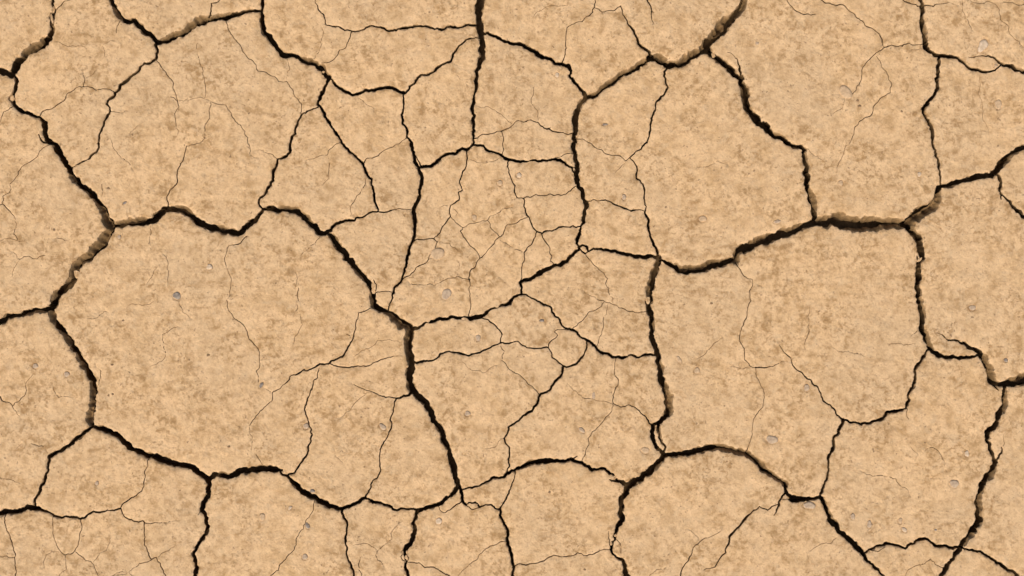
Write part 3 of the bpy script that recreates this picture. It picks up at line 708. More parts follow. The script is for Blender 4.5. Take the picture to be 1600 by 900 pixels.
for fs in em.values():
    if len(fs) != 2: continue
    p, q = cc[fs[0]], cc[fs[1]]
    if not (indom(*p) and indom(*q)): continue
    w = random.choice((3, 5, 7, 9))
    n = max(2, int(math.dist(p, q) / 14))
    run = []
    for i in range(n + 1):
        t = i / n
        x, y = p[0] + (q[0] - p[0]) * t, p[1] + (q[1] - p[1]) * t
        if inring(x, y):
            if len(run) > 1: lines.append(run)
            run = []
            continue
        jx, jy = (0, 0) if i in (0, n) else (random.uniform(-4, 4), random.uniform(-4, 4))
        run.append((x + jx, y + jy, w, 0, 0, 0))
    if len(run) > 1: lines.append(run)

# ------------------------------------------------------------------ noise
def vnoise(x, y, wl, seed):
    r = np.random.default_rng(seed)
    tab = r.random((256, 256)).astype(np.float32) * 2 - 1
    u, v = x / wl + 1000, y / wl + 1000
    iu, iv = np.floor(u).astype(np.int32), np.floor(v).astype(np.int32)
    fu, fv = u - iu, v - iv
    fu, fv = fu * fu * (3 - 2 * fu), fv * fv * (3 - 2 * fv)
    a, b_ = tab[iv & 255, iu & 255], tab[iv & 255, (iu + 1) & 255]
    c_, d_ = tab[(iv + 1) & 255, iu & 255], tab[(iv + 1) & 255, (iu + 1) & 255]
    return ((a * (1 - fu) + b_ * fu) * (1 - fv) + (c_ * (1 - fu) + d_ * fu) * fv)

# ------------------------------------------------------------------ distance fields
R = 0.5
NX, NY = int((DX1 - DX0) / R) + 1, int((DY1 - DY0) / R) + 1
PAD = 6.0
F1 = np.full((NY, NX), 8.0, np.float32)      # distance to the rim of the nearest crack
F2 = np.full((NY, NX), 8.0, np.float32)      # distance to the deep core of the nearest crack
W = np.full((NY, NX), 1.0, np.float32)
gx = (DX0 + np.arange(NX) * R).astype(np.float32)
gy = (DY0 + np.arange(NY) * R).astype(np.float32)

grooves = []
def refine(pts):
    """midpoint displacement: gives a traced line its broken, angular run"""
    random.seed(int(pts[0][0] * 31 + pts[0][1] * 17 + len(pts)))
    out = [pts[0]]
    for a, b_ in zip(pts, pts[1:]):
        floor_ = .99 if min(a[2], b_[2]) >= .99 else .3
        L = math.dist(a[:2], b_[:2])
        w = (a[2] + b_[2]) / 2
        seg = [a, b_]
        step = 2.6 if w > 2 else 3.2
        amp = 0.085 if w < 5 else 0.075
        while len(seg) - 1 < L / step:
            new = [seg[0]]
            for p, q in zip(seg, seg[1:]):
                l = math.dist(p[:2], q[:2])
                nx, ny = (q[1] - p[1]) / (l + 1e-6), -(q[0] - p[0]) / (l + 1e-6)
                dsp = random.gauss(0, amp) * l + (random.gauss(0, .22) if w > 3 else 0)
                m = [(u + v) / 2 for u, v in zip(p, q)]
                m[0] += nx * dsp; m[1] += ny * dsp
                m[2] = max(m[2] * (1 + random.gauss(0, .10)), floor_)
                new += [tuple(m), q]
            seg = new
        out += seg[1:]
    return out

def stamp(p, q, off0, off1, h0, h1, fld, setw):
    ax, ay = p[0] + off0[0], p[1] + off0[1]
    bx, by = q[0] + off1[0], q[1] + off1[1]
    m = max(h0, h1, 0) * 1.5 + PAD
    i0 = max(0, int((min(ax, bx) - m - DX0) / R)); i1 = min(NX, int((max(ax, bx) + m - DX0) / R) + 2)
    j0 = max(0, int((min(ay, by) - m - DY0) / R)); j1 = min(NY, int((max(ay, by) + m - DY0) / R) + 2)
    if i1 <= i0 or j1 <= j0: return
    X, Y = gx[i0:i1][None, :], gy[j0:j1][:, None]
    dx, dy = bx - ax, by - ay
    t = np.clip(((X - ax) * dx + (Y - ay) * dy) / (dx * dx + dy * dy + 1e-9), 0, 1)
    hh = h0 + (h1 - h0) * t
    dist = np.sqrt((X - ax - t * dx) ** 2 + (Y - ay - t * dy) ** 2)
    v = dist - hh * (1 + RAG[j0:j1, i0:i1] * np.minimum(1, hh * .5))
    sub = fld[j0:j1, i0:i1]
    if setw:
        k = v < sub
        W[j0:j1, i0:i1][k] = np.broadcast_to(2 * hh, v.shape)[k]
    np.minimum(sub, v, out=sub)

def build_rag(sd, a1, a2):
    out = np.empty((NY, NX), np.float32)
    for j in range(0, NY, 400):
        y = gy[j:j + 400][:, None] + np.zeros((1, NX), np.float32)
        x = gx[None, :] + np.zeros_like(y)
        out[j:j + 400] = a1 * vnoise(x, y, 6.5, sd) + a2 * vnoise(x, y, 2.6, sd + 1)
    return out

GW = 0.96
RAG = build_rag(31, .24, .08)
RAGC = build_rag(51, .30, .13)
segs = []
for pts in lines:
    rp = refine(pts)
    run = []
    for a, b_ in zip(rp, rp[1:]):
        if (a[2] + b_[2]) / 2 < GW:
            if not run: run = [a]
            run.append(b_)
        else:
            if len(run) > 1: grooves.append(run)
            run = []
            segs.append((a, b_))
    if len(run) > 1: grooves.append(run)
for a, b_ in segs:
    stamp(a, b_, (0, 0), (0, 0), a[2] / 2, b_[2] / 2, F1, True)
RAG = RAGC
for a, b_ in segs:
    o, hs = [], []
    for p in (a, b_):
        w, sx, sy, fr = p[2:]
        o.append((-sx * fr * w * .5, -sy * fr * w * .5))
        hs.append(max(.36, w * (1 - fr) / 2 - (.35 if w > 4 else 0)))
    stamp(a, b_, o[0], o[1], hs[0], hs[1], F2, False)
np.maximum(F2, F1, out=F2)
for F in (F1, F2):
    F[:2, :] = F[-2:, :] = -1
    F[:, :2] = F[:, -2:] = -1
print("fields", round(time.time() - T0, 1))

def samp(F, x, y):
    u, v = np.clip((x - DX0) / R, 0, NX - 1.001), np.clip((y - DY0) / R, 0, NY - 1.001)
    i, j = u.astype(np.int32), v.astype(np.int32)
    fu, fv = u - i, v - j
    return (F[j, i] * (1 - fu) + F[j, i + 1] * fu) * (1 - fv) + (F[j + 1, i] * (1 - fu) + F[j + 1, i + 1] * fu) * fv

# ------------------------------------------------------------------ contour of the deep cores
def contour(F):
    sgn = F > 0
    code = (sgn[:-1, :-1] * 1 + sgn[:-1, 1:] * 2 + sgn[1:, 1:] * 4 + sgn[1:, :-1] * 8)
    jj, ii = np.nonzero((code != 0) & (code != 15))
    cs = code[jj, ii]
    # edges of a cell: 0 top, 1 right, 2 bottom, 3 left ; ids: horizontal edges even, vertical edges odd
    TAB = {1: [(3, 0)], 2: [(0, 1)], 3: [(3, 1)], 4: [(1, 2)], 5: [(3, 0), (1, 2)], 6: [(0, 2)], 7: [(3, 2)], 8: [(2, 3)],
           9: [(2, 0)], 10: [(0, 1), (2, 3)], 11: [(2, 1)], 12: [(1, 3)], 13: [(1, 0)], 14: [(0, 3)]}
    nxt = {}
    def eid(e, i, j):
        if e == 0: return (j * NX + i) * 2
        if e == 2: return ((j + 1) * NX + i) * 2
        if e == 3: return (j * NX + i) * 2 + 1
        return (j * NX + i + 1) * 2 + 1
    for j, i, c_ in zip(jj.tolist(), ii.tolist(), cs.tolist()):
        for s, e in TAB[c_]:
            nxt[eid(s, i, j)] = eid(e, i, j)
    loops = []
    while nxt:
        k, _ = next(iter(nxt.items()))
        lp = []
        while k in nxt:
            lp.append(k)
            k = nxt.pop(k)
        loops.append(np.array(lp, np.int64))
    return loops
def edge_xy(ids, F):
    ids = np.asarray(ids)
    ver = ids & 1
    q = ids >> 1
    i, j = q % NX, q // NX
    a = F[j, i]
    b_ = np.where(ver == 1, F[np.minimum(j + 1, NY - 1), i], F[j, np.minimum(i + 1, NX - 1)])
    t = np.clip(a / (a - b_ + 1e-12), .04, .96)
    return np.stack([DX0 + (i + np.where(ver == 0, t, 0)) * R, DY0 + (j + np.where(ver == 1, t, 0)) * R], 1)

def simplify(P, tol):
    n = len(P)
    if n < 8: return P
    keep = np.zeros(n, bool)
    far = int(np.argmax(((P - P[0]) ** 2).sum(1)))
    keep[0] = keep[far] = True
    st = [(0, far), (far, n)]
    while st:
        a, b_ = st.pop()
        if b_ - a < 2: continue
        A, B = P[a], P[b_ % n]
        Q = P[a + 1:b_]
        d_ = B - A
        L = math.hypot(*d_)
        dist = np.abs((Q[:, 0] - A[0]) * d_[1] - (Q[:, 1] - A[1]) * d_[0]) / L if L > 1e-6 else np.hypot(*(Q - A).T)
        k = int(np.argmax(dist))
        if dist[k] > tol or b_ - a > 14:
            k = k if dist[k] > tol else (b_ - a) // 2 - 1
            m = a + 1 + k
            keep[m] = True
            st += [(a, m), (m, b_)]
    return P[keep]

loops = contour(F2)
polys = []
for lp in loops:
    if len(lp) < 12: continue
    P = edge_xy(lp, F2)
    P = simplify(P, 0.11)
    if len(P) >= 4: polys.append(P)
print("loops", len(loops), len(polys), sum(map(len, polys)), round(time.time() - T0, 1))

# ------------------------------------------------------------------ points and triangulation
def inside_view(x, y): return (x > -70) & (x < 1670) & (y > -70) & (y < 970)
V, E = [], []
ncon = 0
for P in polys:
    n = len(P)
    V.append(P)
    idx = np.arange(n) + ncon
    E.append(np.stack([idx, np.roll(idx, -1)], 1))
    ncon += n
base_edges = ncon
def jgrid(sp, jit):
    x, y = np.meshgrid(np.arange(DX0 + 4, DX1 - 4, sp), np.arange(DY0 + 4, DY1 - 4, sp))
    x = x.ravel() + rng.uniform(-jit, jit, x.size) * sp
    y = y.ravel() + rng.uniform(-jit, jit, y.size) * sp
    return x, y
pts_in = []
x, y = jgrid(8.0, .35)
f1 = samp(F1, x, y)
k = (f1 > 4.0) & (inside_view(x, y) | (rng.random(x.size) < .35))
pts_in.append(np.stack([x[k], y[k]], 1))
x, y = jgrid(1.9, .3)
f1, f2, w = samp(F1, x, y), samp(F2, x, y), samp(W, x, y)
k = inside_view(x, y) & (f1 < 3.6) & (f2 > .75) & (w > 2.4)
pts_in.append(np.stack([x[k], y[k]], 1))
x, y = jgrid(3.2, .3)
f1, f2, w = samp(F1, x, y), samp(F2, x, y), samp(W, x, y)
k = inside_view(x, y) & (f1 < 4) & (f2 > 1.0) & (w <= 2.4)
pts_in.append(np.stack([x[k], y[k]], 1))
k = ~inside_view(x, y) & (f1 < 4) & (f2 > 1.0) & (rng.random(x.size) < .4)
pts_in.append(np.stack([x[k], y[k]], 1))
# rings of points round the bigger pebbles, so that the mud can sit down round them
PB = np.array([p[:5] for p in PEBBLES])
cellid = np.concatenate(pts_in)
keep = np.ones(len(cellid), bool)
rings_ = []
def pebd(x, y, p):
    a = math.radians(p[4])
    dx, dy = x - p[0], y - p[1]
    u_, v_ = dx * math.cos(a) - dy * math.sin(a), dx * math.sin(a) + dy * math.cos(a)
    return np.sqrt((u_ / p[2]) ** 2 + (v_ / p[3]) ** 2)
for p in PB:
    if p[2] < 3: continue
    near = np.hypot(cellid[:, 0] - p[0], cellid[:, 1] - p[1]) < p[2] * 2.2
    keep[near] &= pebd(cellid[near, 0], cellid[near, 1], p) > 1.9
    a = math.radians(p[4])
    for q, f in enumerate((.8, .97, 1.12, 1.3, 1.6)):
        n = 22
        th = np.arange(n) / n * 6.2832 + q * .14
        u_, v_ = np.cos(th) * p[2] * f, np.sin(th) * p[3] * f
        rings_.append(np.stack([p[0] + u_ * math.cos(a) + v_ * math.sin(a), p[1] - u_ * math.sin(a) + v_ * math.cos(a)], 1))
rings_ = np.concatenate(rings_)
rings_ = rings_[(samp(F1, rings_[:, 0], rings_[:, 1]) > .8)]
inner = np.concatenate([cellid[keep], rings_])
# hairline grooves: centre line sunk, two shoulders level
gv, ge, gz = [], [], []
nb = ncon + len(inner)
for run in grooves:
    A = np.array([(p[0], p[1], p[2]) for p in run])
    f2 = samp(F2, A[:, 0], A[:, 1])
    ok = (f2 > .9) & (vnoise(A[:, 0], A[:, 1], 9, 77) > -.62)
    Tn = np.gradient(A[:, :2], axis=0)
    Tn /= np.linalg.norm(Tn, axis=1)[:, None] + 1e-9
    N = np.stack([-Tn[:, 1], Tn[:, 0]], 1)
    prev = -1
    for i in range(len(A)):
        taper = min(1, i / 3, (len(A) - 1 - i) / 3)
        if not ok[i]:
            prev = -1
            continue
        gv.append(A[i, :2]); gz.append(-(.25 + 1.5 * A[i, 2]) * (.4 + .6 * taper))
        me = nb + len(gv) - 1
        if prev >= 0: ge += [(prev, me), (prev + 1, me + 1), (prev + 2, me + 2)]
        prev = me
        hw = .20 + A[i, 2] * .34 * (.4 + .6 * taper)
        for s in (-1, 1):
            gv.append(A[i, :2] + N[i] * s * hw); gz.append(0)
gv = np.array(gv); gz = np.array(gz)
# keep other points off the grooves
GM = np.zeros((NY, NX), bool)
gi = ((gv - (DX0, DY0)) / R).round().astype(int)
for dj in range(-3, 4):
    for di in range(-3, 4):
        GM[np.clip(gi[:, 1] + dj, 0, NY - 1), np.clip(gi[:, 0] + di, 0, NX - 1)] = True
ii = ((inner - (DX0, DY0)) / R).round().astype(int)
inner = inner[~GM[ii[:, 1], ii[:, 0]]]
# the rims: where the level crust breaks off towards a slumped wall
rv, re_ = [], []
for lev_ in (0.0, .65):
    Fr = F1 + np.float32(lev_)
    for lp in contour(Fr):
        if len(lp) < 12: continue
        Q = simplify(edge_xy(lp, Fr), .12)
        n = len(Q)
        if n < 4: continue
        good = (samp(F2, Q[:, 0], Q[:, 1]) > .55) & inside_view(Q[:, 0], Q[:, 1])
        b0 = len(rv)
        rv += Q.tolist()
        for i in range(n):
            if good[i] and good[(i + 1) % n]:
                re_.append((b0 + i, b0 + (i + 1) % n))
used = sorted({q for e in re_ for q in e})
remap = {q: i for i, q in enumerate(used)}
rv = np.array(rv)[used]
re_ = [(remap[a], remap[b_]) for a, b_ in re_]
shift = ncon + len(inner) - nb
ge = [(a + shift, b_ + shift) for a, b_ in ge]
rbase = ncon + len(inner) + len(gv)
allv = np.concatenate(V + [inner, gv, rv])
edges = np.concatenate(E).tolist() + ge + [(a + rbase, b_ + rbase) for a, b_ in re_]
print("cdt in", len(allv), len(edges), round(time.time() - T0, 1))
ov, oe, of, iv, ie, _ = delaunay_2d_cdt([Vector(p) for p in allv], edges, [], 0, 1e-4, True)
print("cdt out", len(ov), len(of), round(time.time() - T0, 1))
P = np.array([(v[0], v[1]) for v in ov])
TR = np.array([f for f in of if len(f) == 3], np.int64)
zg = np.zeros(len(P)); gk = np.zeros(len(P), np.int8)
for o_, ids in enumerate(iv):
    for q in ids:
        if q >= rbase:
            gk[o_] = max(gk[o_], 3)
        elif q >= ncon + len(inner):
            zg[o_] = min(zg[o_], gz[q - ncon - len(inner)])
            gk[o_] = max(gk[o_], 2 if gz[q - ncon - len(inner)] < 0 else 1)
NP_ = len(P)
isc = set()
for (a, b_), ids in zip(oe, ie):
    if any(q < base_edges for q in ids):
        isc.add(min(a, b_) * NP_ + max(a, b_))
# regions of triangles between contour edges
nT = len(TR)
ek = np.concatenate([np.minimum(TR[:, i], TR[:, (i + 1) % 3]) * NP_ + np.maximum(TR[:, i], TR[:, (i + 1) % 3]) for i in range(3)])
et = np.tile(np.arange(nT), 3)
o_ = np.argsort(ek, kind='stable')
ek, et = ek[o_], et[o_]
same = np.nonzero(ek[:-1] == ek[1:])[0]
con = np.fromiter(isc, np.int64)
blocked = np.isin(ek[same], con)
pa, pb = et[same[~blocked]], et[same[~blocked] + 1]
lab = np.arange(nT)
while True:                              # min-label propagation with pointer jumping
    m = np.minimum(lab[pa], lab[pb])
    new = lab.copy()
    np.minimum.at(new, lab[pa], m)
    np.minimum.at(new, lab[pb], m)
    np.minimum.at(new, pa, m)
    np.minimum.at(new, pb, m)
    while True:
        n2_ = new[new]
        if (n2_ == new).all(): break
        new = n2_
    if (new == lab).all(): break
    lab = new
C3 = P[TR].mean(1)
ar = .5 * np.abs((P[TR[:, 1], 0] - P[TR[:, 0], 0]) * (P[TR[:, 2], 1] - P[TR[:, 0], 1]) - (P[TR[:, 2], 0] - P[TR[:, 0], 0]) * (P[TR[:, 1], 1] - P[TR[:, 0], 1]))
u, inv = np.unique(lab, return_inverse=True)
area = np.bincount(inv, ar)
score = np.bincount(inv, ar * np.sign(samp(F2, C3[:, 0], C3[:, 1])))
cx = np.bincount(inv, ar * C3[:, 0]) / area
cy = np.bincount(inv, ar * C3[:, 1]) / area
land = np.nonzero((score > 0) & (area > 9))[0]
print("regions", len(u), "land", len(land), round(time.time() - T0, 1))

# ------------------------------------------------------------------ heights
def relief(x, y):
    return (1.5 * vnoise(x, y, 170, 1) + .8 * vnoise(x, y, 60, 2) + .42 * vnoise(x, y, 22, 3) + .30 * vnoise(x, y, 9, 4))
f1 = samp(F1, P[:, 0], P[:, 1]); wv = samp(W, P[:, 0], P[:, 1])
Z = relief(P[:, 0], P[:, 1]) + zg
r = np.clip(.16 * wv, .12, 1.5)
Z -= r * np.exp(-np.clip(f1, 0, 9) / (.5 + .22 * np.minimum(wv, 6)))
dn = np.clip(-f1, 0, 12)
Z -= 1.7 * np.clip(dn / .6, 0, 1) + (1.15 * dn + .16 * dn * dn) * (1 + .18 * vnoise(P[:, 0], P[:, 1], 7.0, 8)) + np.clip(dn, 0, 2) * .55 * vnoise(P[:, 0], P[:, 1], 3.4, 9)
crack_shade_v = .60 * np.clip((dn - .1) / .5, 0, 1) + .40 * np.clip((dn - .3 + .7 * vnoise(P[:, 0], P[:, 1], 5.0, 12)) / 3.0, 0, 1)  # painted shade, deepening from the rim down into the crack
crack_shade_v = np.maximum(crack_shade_v * crack_shade_v * (3 - 2 * crack_shade_v), np.where(gk == 2, .75, 0))  # groove centre lines get a set share of the painted shade
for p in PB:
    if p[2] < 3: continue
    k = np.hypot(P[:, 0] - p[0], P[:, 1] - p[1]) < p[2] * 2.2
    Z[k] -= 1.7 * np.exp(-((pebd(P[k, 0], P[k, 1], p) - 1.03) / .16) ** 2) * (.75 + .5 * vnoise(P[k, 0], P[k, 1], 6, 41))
DEEP = -48.0
G2 = None
def grad(x, y):
    e = .6
    g = np.stack([samp(F2, x + e, y) - samp(F2, x - e, y), samp(F2, x, y + e) - samp(F2, x, y - e)], 1)
    return g / (np.linalg.norm(g, axis=1)[:, None] + 1e-6)

def plate_mesh(name, tri, origin):
    ids, lt = np.unique(tri, return_inverse=True)
    lt = lt.reshape(-1, 3)
    p = P[ids]; z = Z[ids]
    # orientation: y runs down on the sheet, so turn the faces up in the world
    cr = (p[lt[:, 1], 0] - p[lt[:, 0], 0]) * (p[lt[:, 2], 1] - p[lt[:, 0], 1]) - (p[lt[:, 2], 0] - p[lt[:, 0], 0]) * (p[lt[:, 1], 1] - p[lt[:, 0], 1])
    lt = np.where((cr > 0)[:, None], lt[:, ::-1], lt)
    top = np.stack([p[:, 0], p[:, 1], z], 1)
    cf = p[lt].mean(1)
    # walls
    n = len(ids)
    de = np.concatenate([lt[:, (0, 1)], lt[:, (1, 2)], lt[:, (2, 0)]])
    key = de[:, 0] * n + de[:, 1]; rev = de[:, 1] * n + de[:, 0]
    bd = de[~np.isin(key, rev)]
    bv, bl = np.unique(bd, return_inverse=True)
    bl = bl.reshape(-1, 2)
    bp = p[bv]; g = grad(bp[:, 0], bp[:, 1])
    w = samp(W, bp[:, 0], bp[:, 1])
    core = np.clip(w, 1, 14) / 2
    rings = [np.stack([bp[:, 0], bp[:, 1], z[bv]], 1)]
    for q, (zz, of_) in enumerate(((-6., -.12), (-15., -.38), (-28., -.60), (DEEP, -.65))):
        nz = vnoise(bp[:, 0] + 7 * q, bp[:, 1], 5, 20 + q)
        wide = np.clip((w - 2) / 3, 0, 1)
        of_ = of_ * wide + (1 - wide) * (.05, .12, .2, .25)[q]
        if q < 2:
            thin = np.clip((3.0 - w) / 1.6, 0, 1) * np.clip(.75 + .6 * vnoise(bp[:, 0], bp[:, 1], 14, 61), 0, 1)
            of_ = of_ * (1 - thin) + thin * (.62, 1.0)[q]
            zz = zz * (1 - thin) + thin * (-1.7, -4.5)[q]
        o = (of_ * core + np.where(w > 3, .8, .06) * nz * .6)[:, None] * -g
        zr = np.minimum(zz + (nz * np.where(w > 3, 2, .3) if q < 3 else 0), z[bv] - 1.2 * (q + 1))
        rings.append(np.stack([bp[:, 0] + o[:, 0], bp[:, 1] + o[:, 1], zr], 1))
    nb_ = len(bv)
    thin1 = np.clip((2.6 - w) / 1.2, 0, 1)
    verts = np.concatenate([top] + rings)
    quads = []
    for q in range(len(rings) - 1):
        a = n + q * nb_ + bl[:, 0]; b_ = n + q * nb_ + bl[:, 1]
        quads.append(np.stack([b_, a, a + nb_, b_ + nb_], 1))
    quads = np.concatenate(quads)
    verts = np.stack([(verts[:, 0] - 800) * S - origin[0], (450 - verts[:, 1]) * S - origin[1], verts[:, 2] * S - origin[2]], 1)
    me = bpy.data.meshes.new(name)
    me.vertices.add(len(verts)); me.vertices.foreach_set("co", verts.astype(np.float32).ravel())
    nl = len(lt) * 3 + len(quads) * 4
    me.loops.add(nl); me.loops.foreach_set("vertex_index", np.concatenate([lt.ravel(), quads.ravel()]).astype(np.int32))
    me.polygons.add(len(lt) + len(quads))
    st = np.concatenate([np.arange(len(lt)) * 3, len(lt) * 3 + np.arange(len(quads)) * 4])
    me.polygons.foreach_set("loop_start", st.astype(np.int32))
    me.update(calc_edges=True)
    at = me.attributes.new("crack_shade", 'FLOAT', 'POINT')
    at.data.foreach_set("value", np.concatenate([crack_shade_v[ids], np.maximum(crack_shade_v[ids][bv], .6 - .35 * thin1), 1 - .5 * thin1, 1 - .25 * thin1] + [np.ones(nb_)] * 2).astype(np.float32))  # painted wall shade, weaker along thin cracks
    ev = np.empty(len(me.edges) * 2, np.int32)
    me.edges.foreach_get("vertices", ev)
    ev = ev.reshape(-1, 2)
    kk = np.concatenate([gk[ids], np.zeros(nb_ * 5, np.int8)])
    ka, kb = kk[ev[:, 0]], kk[ev[:, 1]]
    shp = (ka > 0) & (kb > 0) & ((ka == 3) == (kb == 3))
    me.attributes.new("sharp_edge", 'BOOLEAN', 'EDGE').data.foreach_set("value", shp)
    me.polygons.foreach_set("use_smooth", np.concatenate([np.ones(len(lt), bool), np.ones(len(quads), bool)]))
    me.materials.append(clay)
    me.validate()
    return me

col = bpy.context.scene.collection
def link(name, me, loc=(0, 0, 0)):
    o = bpy.data.objects.new(name, me)
    o.location = loc
    col.objects.link(o)
    return o

order = np.argsort(inv, kind='stable')
starts = np.searchsorted(inv[order], np.arange(len(u) + 1))
outer = []
plates = []
for r_ in land:
    tr = TR[order[starts[r_]:starts[r_ + 1]]]
    q = P[np.unique(tr)]
    vis = (q[:, 0] > -3) & (q[:, 0] < 1603) & (q[:, 1] > -3) & (q[:, 1] < 903)
    if vis.sum() < 1:
        outer.append(tr)
        continue
    plates.append((area[r_], cx[r_], cy[r_], tr, r_))
plates.sort(key=lambda t: -t[0])

def find_region(x, y):
    """the plate that lies under a point of the sheet"""
    d2 = (C3[:, 0] - x) ** 2 + (C3[:, 1] - y) ** 2
    d2[~np.isin(inv, land)] = 1e9
    for t in np.argsort(d2)[:40]:
        a, b_, c_ = P[TR[t]]
        s = [(q[0] - p_[0]) * (y - p_[1]) - (q[1] - p_[1]) * (x - p_[0]) for p_, q in ((a, b_), (b_, c_), (c_, a))]
        if min(s) >= 0 or max(s) <= 0: return int(inv[t])
    return int(inv[int(np.argmin(d2))])
names = {}
for x, y, lb in LABELS:
    rg = find_region(x, y)
    if rg in names: print("LABEL CLASH", x, y, lb, "|", names[rg])
    names.setdefault(rg, lb)
crumb_tris = []
for A, px, py, tr, r_ in plates:
    lb = names.get(r_)
    if A < 45 and lb is None:
        crumb_tris.append(tr); continue
    if lb is None:
        print("UNLABELLED %.0f  at %.0f %.0f" % (A, px, py))
        lb = "tan plate of dry cracked mud"
    big_ = A > 1500
    nm = "mud_plate" if big_ else "mud_fragment"
    org = ((px - 800) * S, (450 - py) * S, 0)
    ob = link(nm, plate_mesh(nm, tr, org), org)
    ob["label"] = lb
    ob["category"] = "mud plate" if big_ else "mud fragment"
    ob["group"] = "plates of cracked dry mud" if big_ else "small broken pieces of mud along the cracks"
print("plates", len(plates), "crumbs", len(crumb_tris), round(time.time() - T0, 1))
if crumb_tris:
    ob = link("mud_crumbs", plate_mesh("mud_crumbs", np.concatenate(crumb_tris), (0, 0, 0)))
    ob["kind"] = "stuff"; ob["label"] = "tiny crumbs of tan mud caught in the crack mouths"; ob["category"] = "crumbs"
ob = link("surrounding_ground", plate_mesh("surrounding_ground", np.concatenate(outer), (0, 0, 0)))
ob["kind"] = "structure"; ob["label"] = "cracked dry mud ground going on beyond the picture"

# ------------------------------------------------------------------ subsoil sheet below the plates, crust level beyond
def wx(x): return (x - 800) * S
def wy(y): return (450 - y) * S
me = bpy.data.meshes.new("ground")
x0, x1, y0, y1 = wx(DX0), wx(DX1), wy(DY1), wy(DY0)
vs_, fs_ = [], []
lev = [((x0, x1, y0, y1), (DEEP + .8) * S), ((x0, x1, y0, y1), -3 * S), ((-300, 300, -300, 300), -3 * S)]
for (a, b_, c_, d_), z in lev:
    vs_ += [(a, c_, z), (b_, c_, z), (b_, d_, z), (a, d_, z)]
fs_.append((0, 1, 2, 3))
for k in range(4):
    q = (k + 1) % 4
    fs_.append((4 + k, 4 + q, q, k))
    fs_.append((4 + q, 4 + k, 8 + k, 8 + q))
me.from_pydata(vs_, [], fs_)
me.materials.append(crack_shade); me.materials.append(clay)
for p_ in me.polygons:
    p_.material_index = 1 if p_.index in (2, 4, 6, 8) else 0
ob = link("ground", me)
ob["kind"] = "structure"; ob["label"] = "brown subsoil at the bottom of the cracks, shade painted into its colour"

# ------------------------------------------------------------------ pebbles
def pebble_mesh(rx, ry, hz, sd, mat):
    r_ = random.Random(sd)
    me = bpy.data.meshes.new("pebble")
    nu, nv = 22, 9
    vs_, fs_ = [], []
    ph = [r_.uniform(0, 6.28) for _ in range(6)]
    am = [r_.uniform(.03, .11) for _ in range(3)]
    am[2] *= .5
    for j in range(nv + 1):
        th = j / nv * (math.pi * .5 + .5)
        for i in range(nu):
            f = i / nu * 6.28318
            k = 1 + am[0] * math.cos(2 * f + ph[0]) + am[1] * math.cos(3 * f + ph[1]) + am[2] * math.cos(5 * f + ph[2])
            s = abs(math.sin(th)) ** .75
            zz = math.cos(th) * hz * (1 + .10 * math.sin(2 * f + ph[3]) * s)
            vs_.append((math.cos(f) * s * rx * k * S, math.sin(f) * s * ry * k * S, zz * S))
    for j in range(nv):
        for i in range(nu):
            a, b_ = j * nu + i, j * nu + (i + 1) % nu
            if j == 0:
                fs_.append((0, (nu + (i + 1) % nu), nu + i)[::-1] if False else (a, nu + i, nu + (i + 1) % nu))
            else:
                fs_.append((a, a + nu, b_ + nu, b_))
    me.from_pydata(vs_, [], fs_)
    me.polygons.foreach_set("use_smooth", [True] * len(me.polygons))
    me.materials.append(mat)
    me.validate()
    return me
for n_, (x, y, rx, ry, ang, hz, mt, lb) in enumerate(PEBBLES):
    z = float(relief(np.array([x]), np.array([y]))[0])
    hz *= .8
    o = link("pebble", pebble_mesh(rx * .95, ry * .95, hz, 100 + n_, STONES[mt]), (wx(x), wy(y), (z - hz * .12) * S))
    o.rotation_euler = (0, 0, math.radians(ang))
    o["label"] = lb; o["category"] = "pebble"; o["group"] = "pebbles bedded in the dry mud"

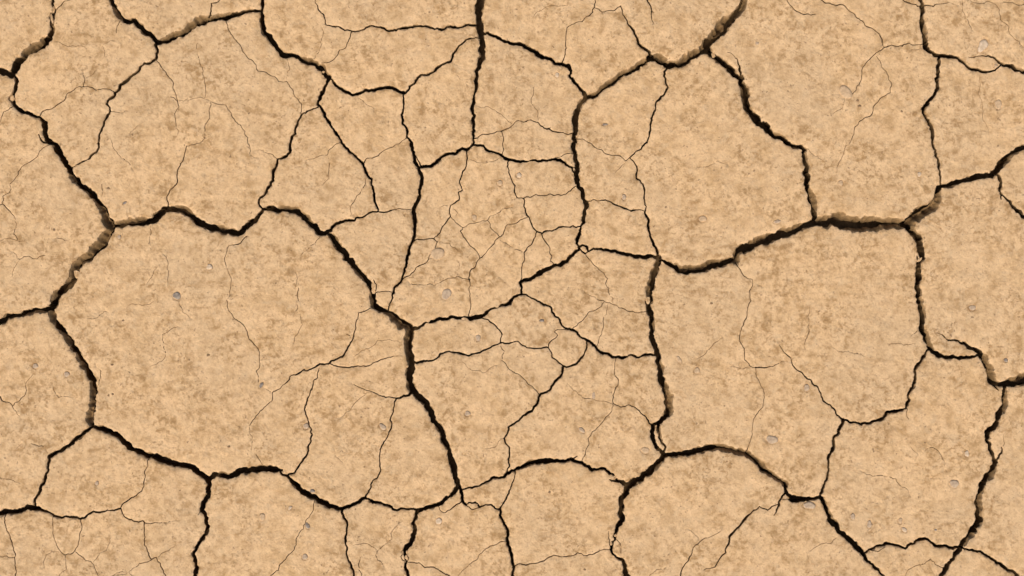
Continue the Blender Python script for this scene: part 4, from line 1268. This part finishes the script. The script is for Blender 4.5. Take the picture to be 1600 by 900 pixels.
# ------------------------------------------------------------------ crumbs broken off into the crack mouths
gvs, gfs = [], []
for n_, (x, y, rx, ry, ang, dep) in enumerate(LUMPS):
    r_ = random.Random(900 + n_)
    a = math.radians(ang)
    nu, b0 = 11, len(gvs)
    rad = [r_.uniform(.78, 1.15) for _ in range(nu)]
    for q, (f, hz) in enumerate(((.45, .35), (.85, .05), (1.0, -.6), (.9, -2.2), (.55, -5.0))):
        for i in range(nu):
            t = i / nu * 6.2832
            k = rad[i] * f * r_.uniform(.93, 1.07)
            u_, v_ = math.cos(t) * rx * k, math.sin(t) * ry * k
            gvs.append((wx(x + u_ * math.cos(a) + v_ * math.sin(a)), wy(y - u_ * math.sin(a) + v_ * math.cos(a)), (hz - dep + r_.uniform(-.3, .3)) * S))
    gvs.append((wx(x), wy(y), (.45 - dep) * S))
    for i in range(nu):
        j = (i + 1) % nu
        gfs.append((b0 + nu * 5, b0 + j, b0 + i)[::-1])
        for q in range(4):
            gfs.append((b0 + q * nu + j, b0 + q * nu + i, b0 + (q + 1) * nu + i, b0 + (q + 1) * nu + j)[::-1])
me = bpy.data.meshes.new("crack_rubble")
me.from_pydata(gvs, [], gfs)
me.materials.append(clay)
o = link("crack_rubble", me)
o["kind"] = "stuff"; o["label"] = "small broken lumps of mud lodged in the crack mouths"; o["category"] = "mud rubble"

# ------------------------------------------------------------------ loose grit, too small and too many to count
gvs, gfs = [], []
cand = rng.uniform((-60, -60), (1660, 960), (900, 2))
ff1 = samp(F1, cand[:, 0], cand[:, 1]); rz = relief(cand[:, 0], cand[:, 1])
for (x, y), f, z in zip(cand, ff1, rz):
    if f < 3: continue
    s = float(rng.choice([.45, .55, .7, .9, 1.2], p=[.35, .3, .2, .1, .05]))
    b0 = len(gvs)
    a0 = rng.uniform(0, 6.28)
    for k in range(5):
        a = a0 + k * 1.2566
        rr = s * rng.uniform(.7, 1.2)
        gvs.append((wx(x + rr * math.cos(a)), wy(y + rr * math.sin(a)), (z - .3) * S))
    gvs.append((wx(x + s * .2), wy(y), (z + s * .75) * S))
    for k in range(5):
        gfs.append((b0 + k, b0 + 5, b0 + (k + 1) % 5))
me = bpy.data.meshes.new("grit")
me.from_pydata(gvs, [], gfs)
me.materials.append(STONES['brown']); me.materials.append(STONES['slate']); me.materials.append(STONES['buff'])
mi = np.repeat(rng.choice([0, 1, 2], size=len(gfs) // 5, p=[.5, .25, .25]), 5)
me.polygons.foreach_set("material_index", mi.astype(np.int32))
o = link("grit", me)
o["kind"] = "stuff"; o["label"] = "fine dark and buff grit strewn over the mud"; o["category"] = "grit"
print("done", round(time.time() - T0, 1))
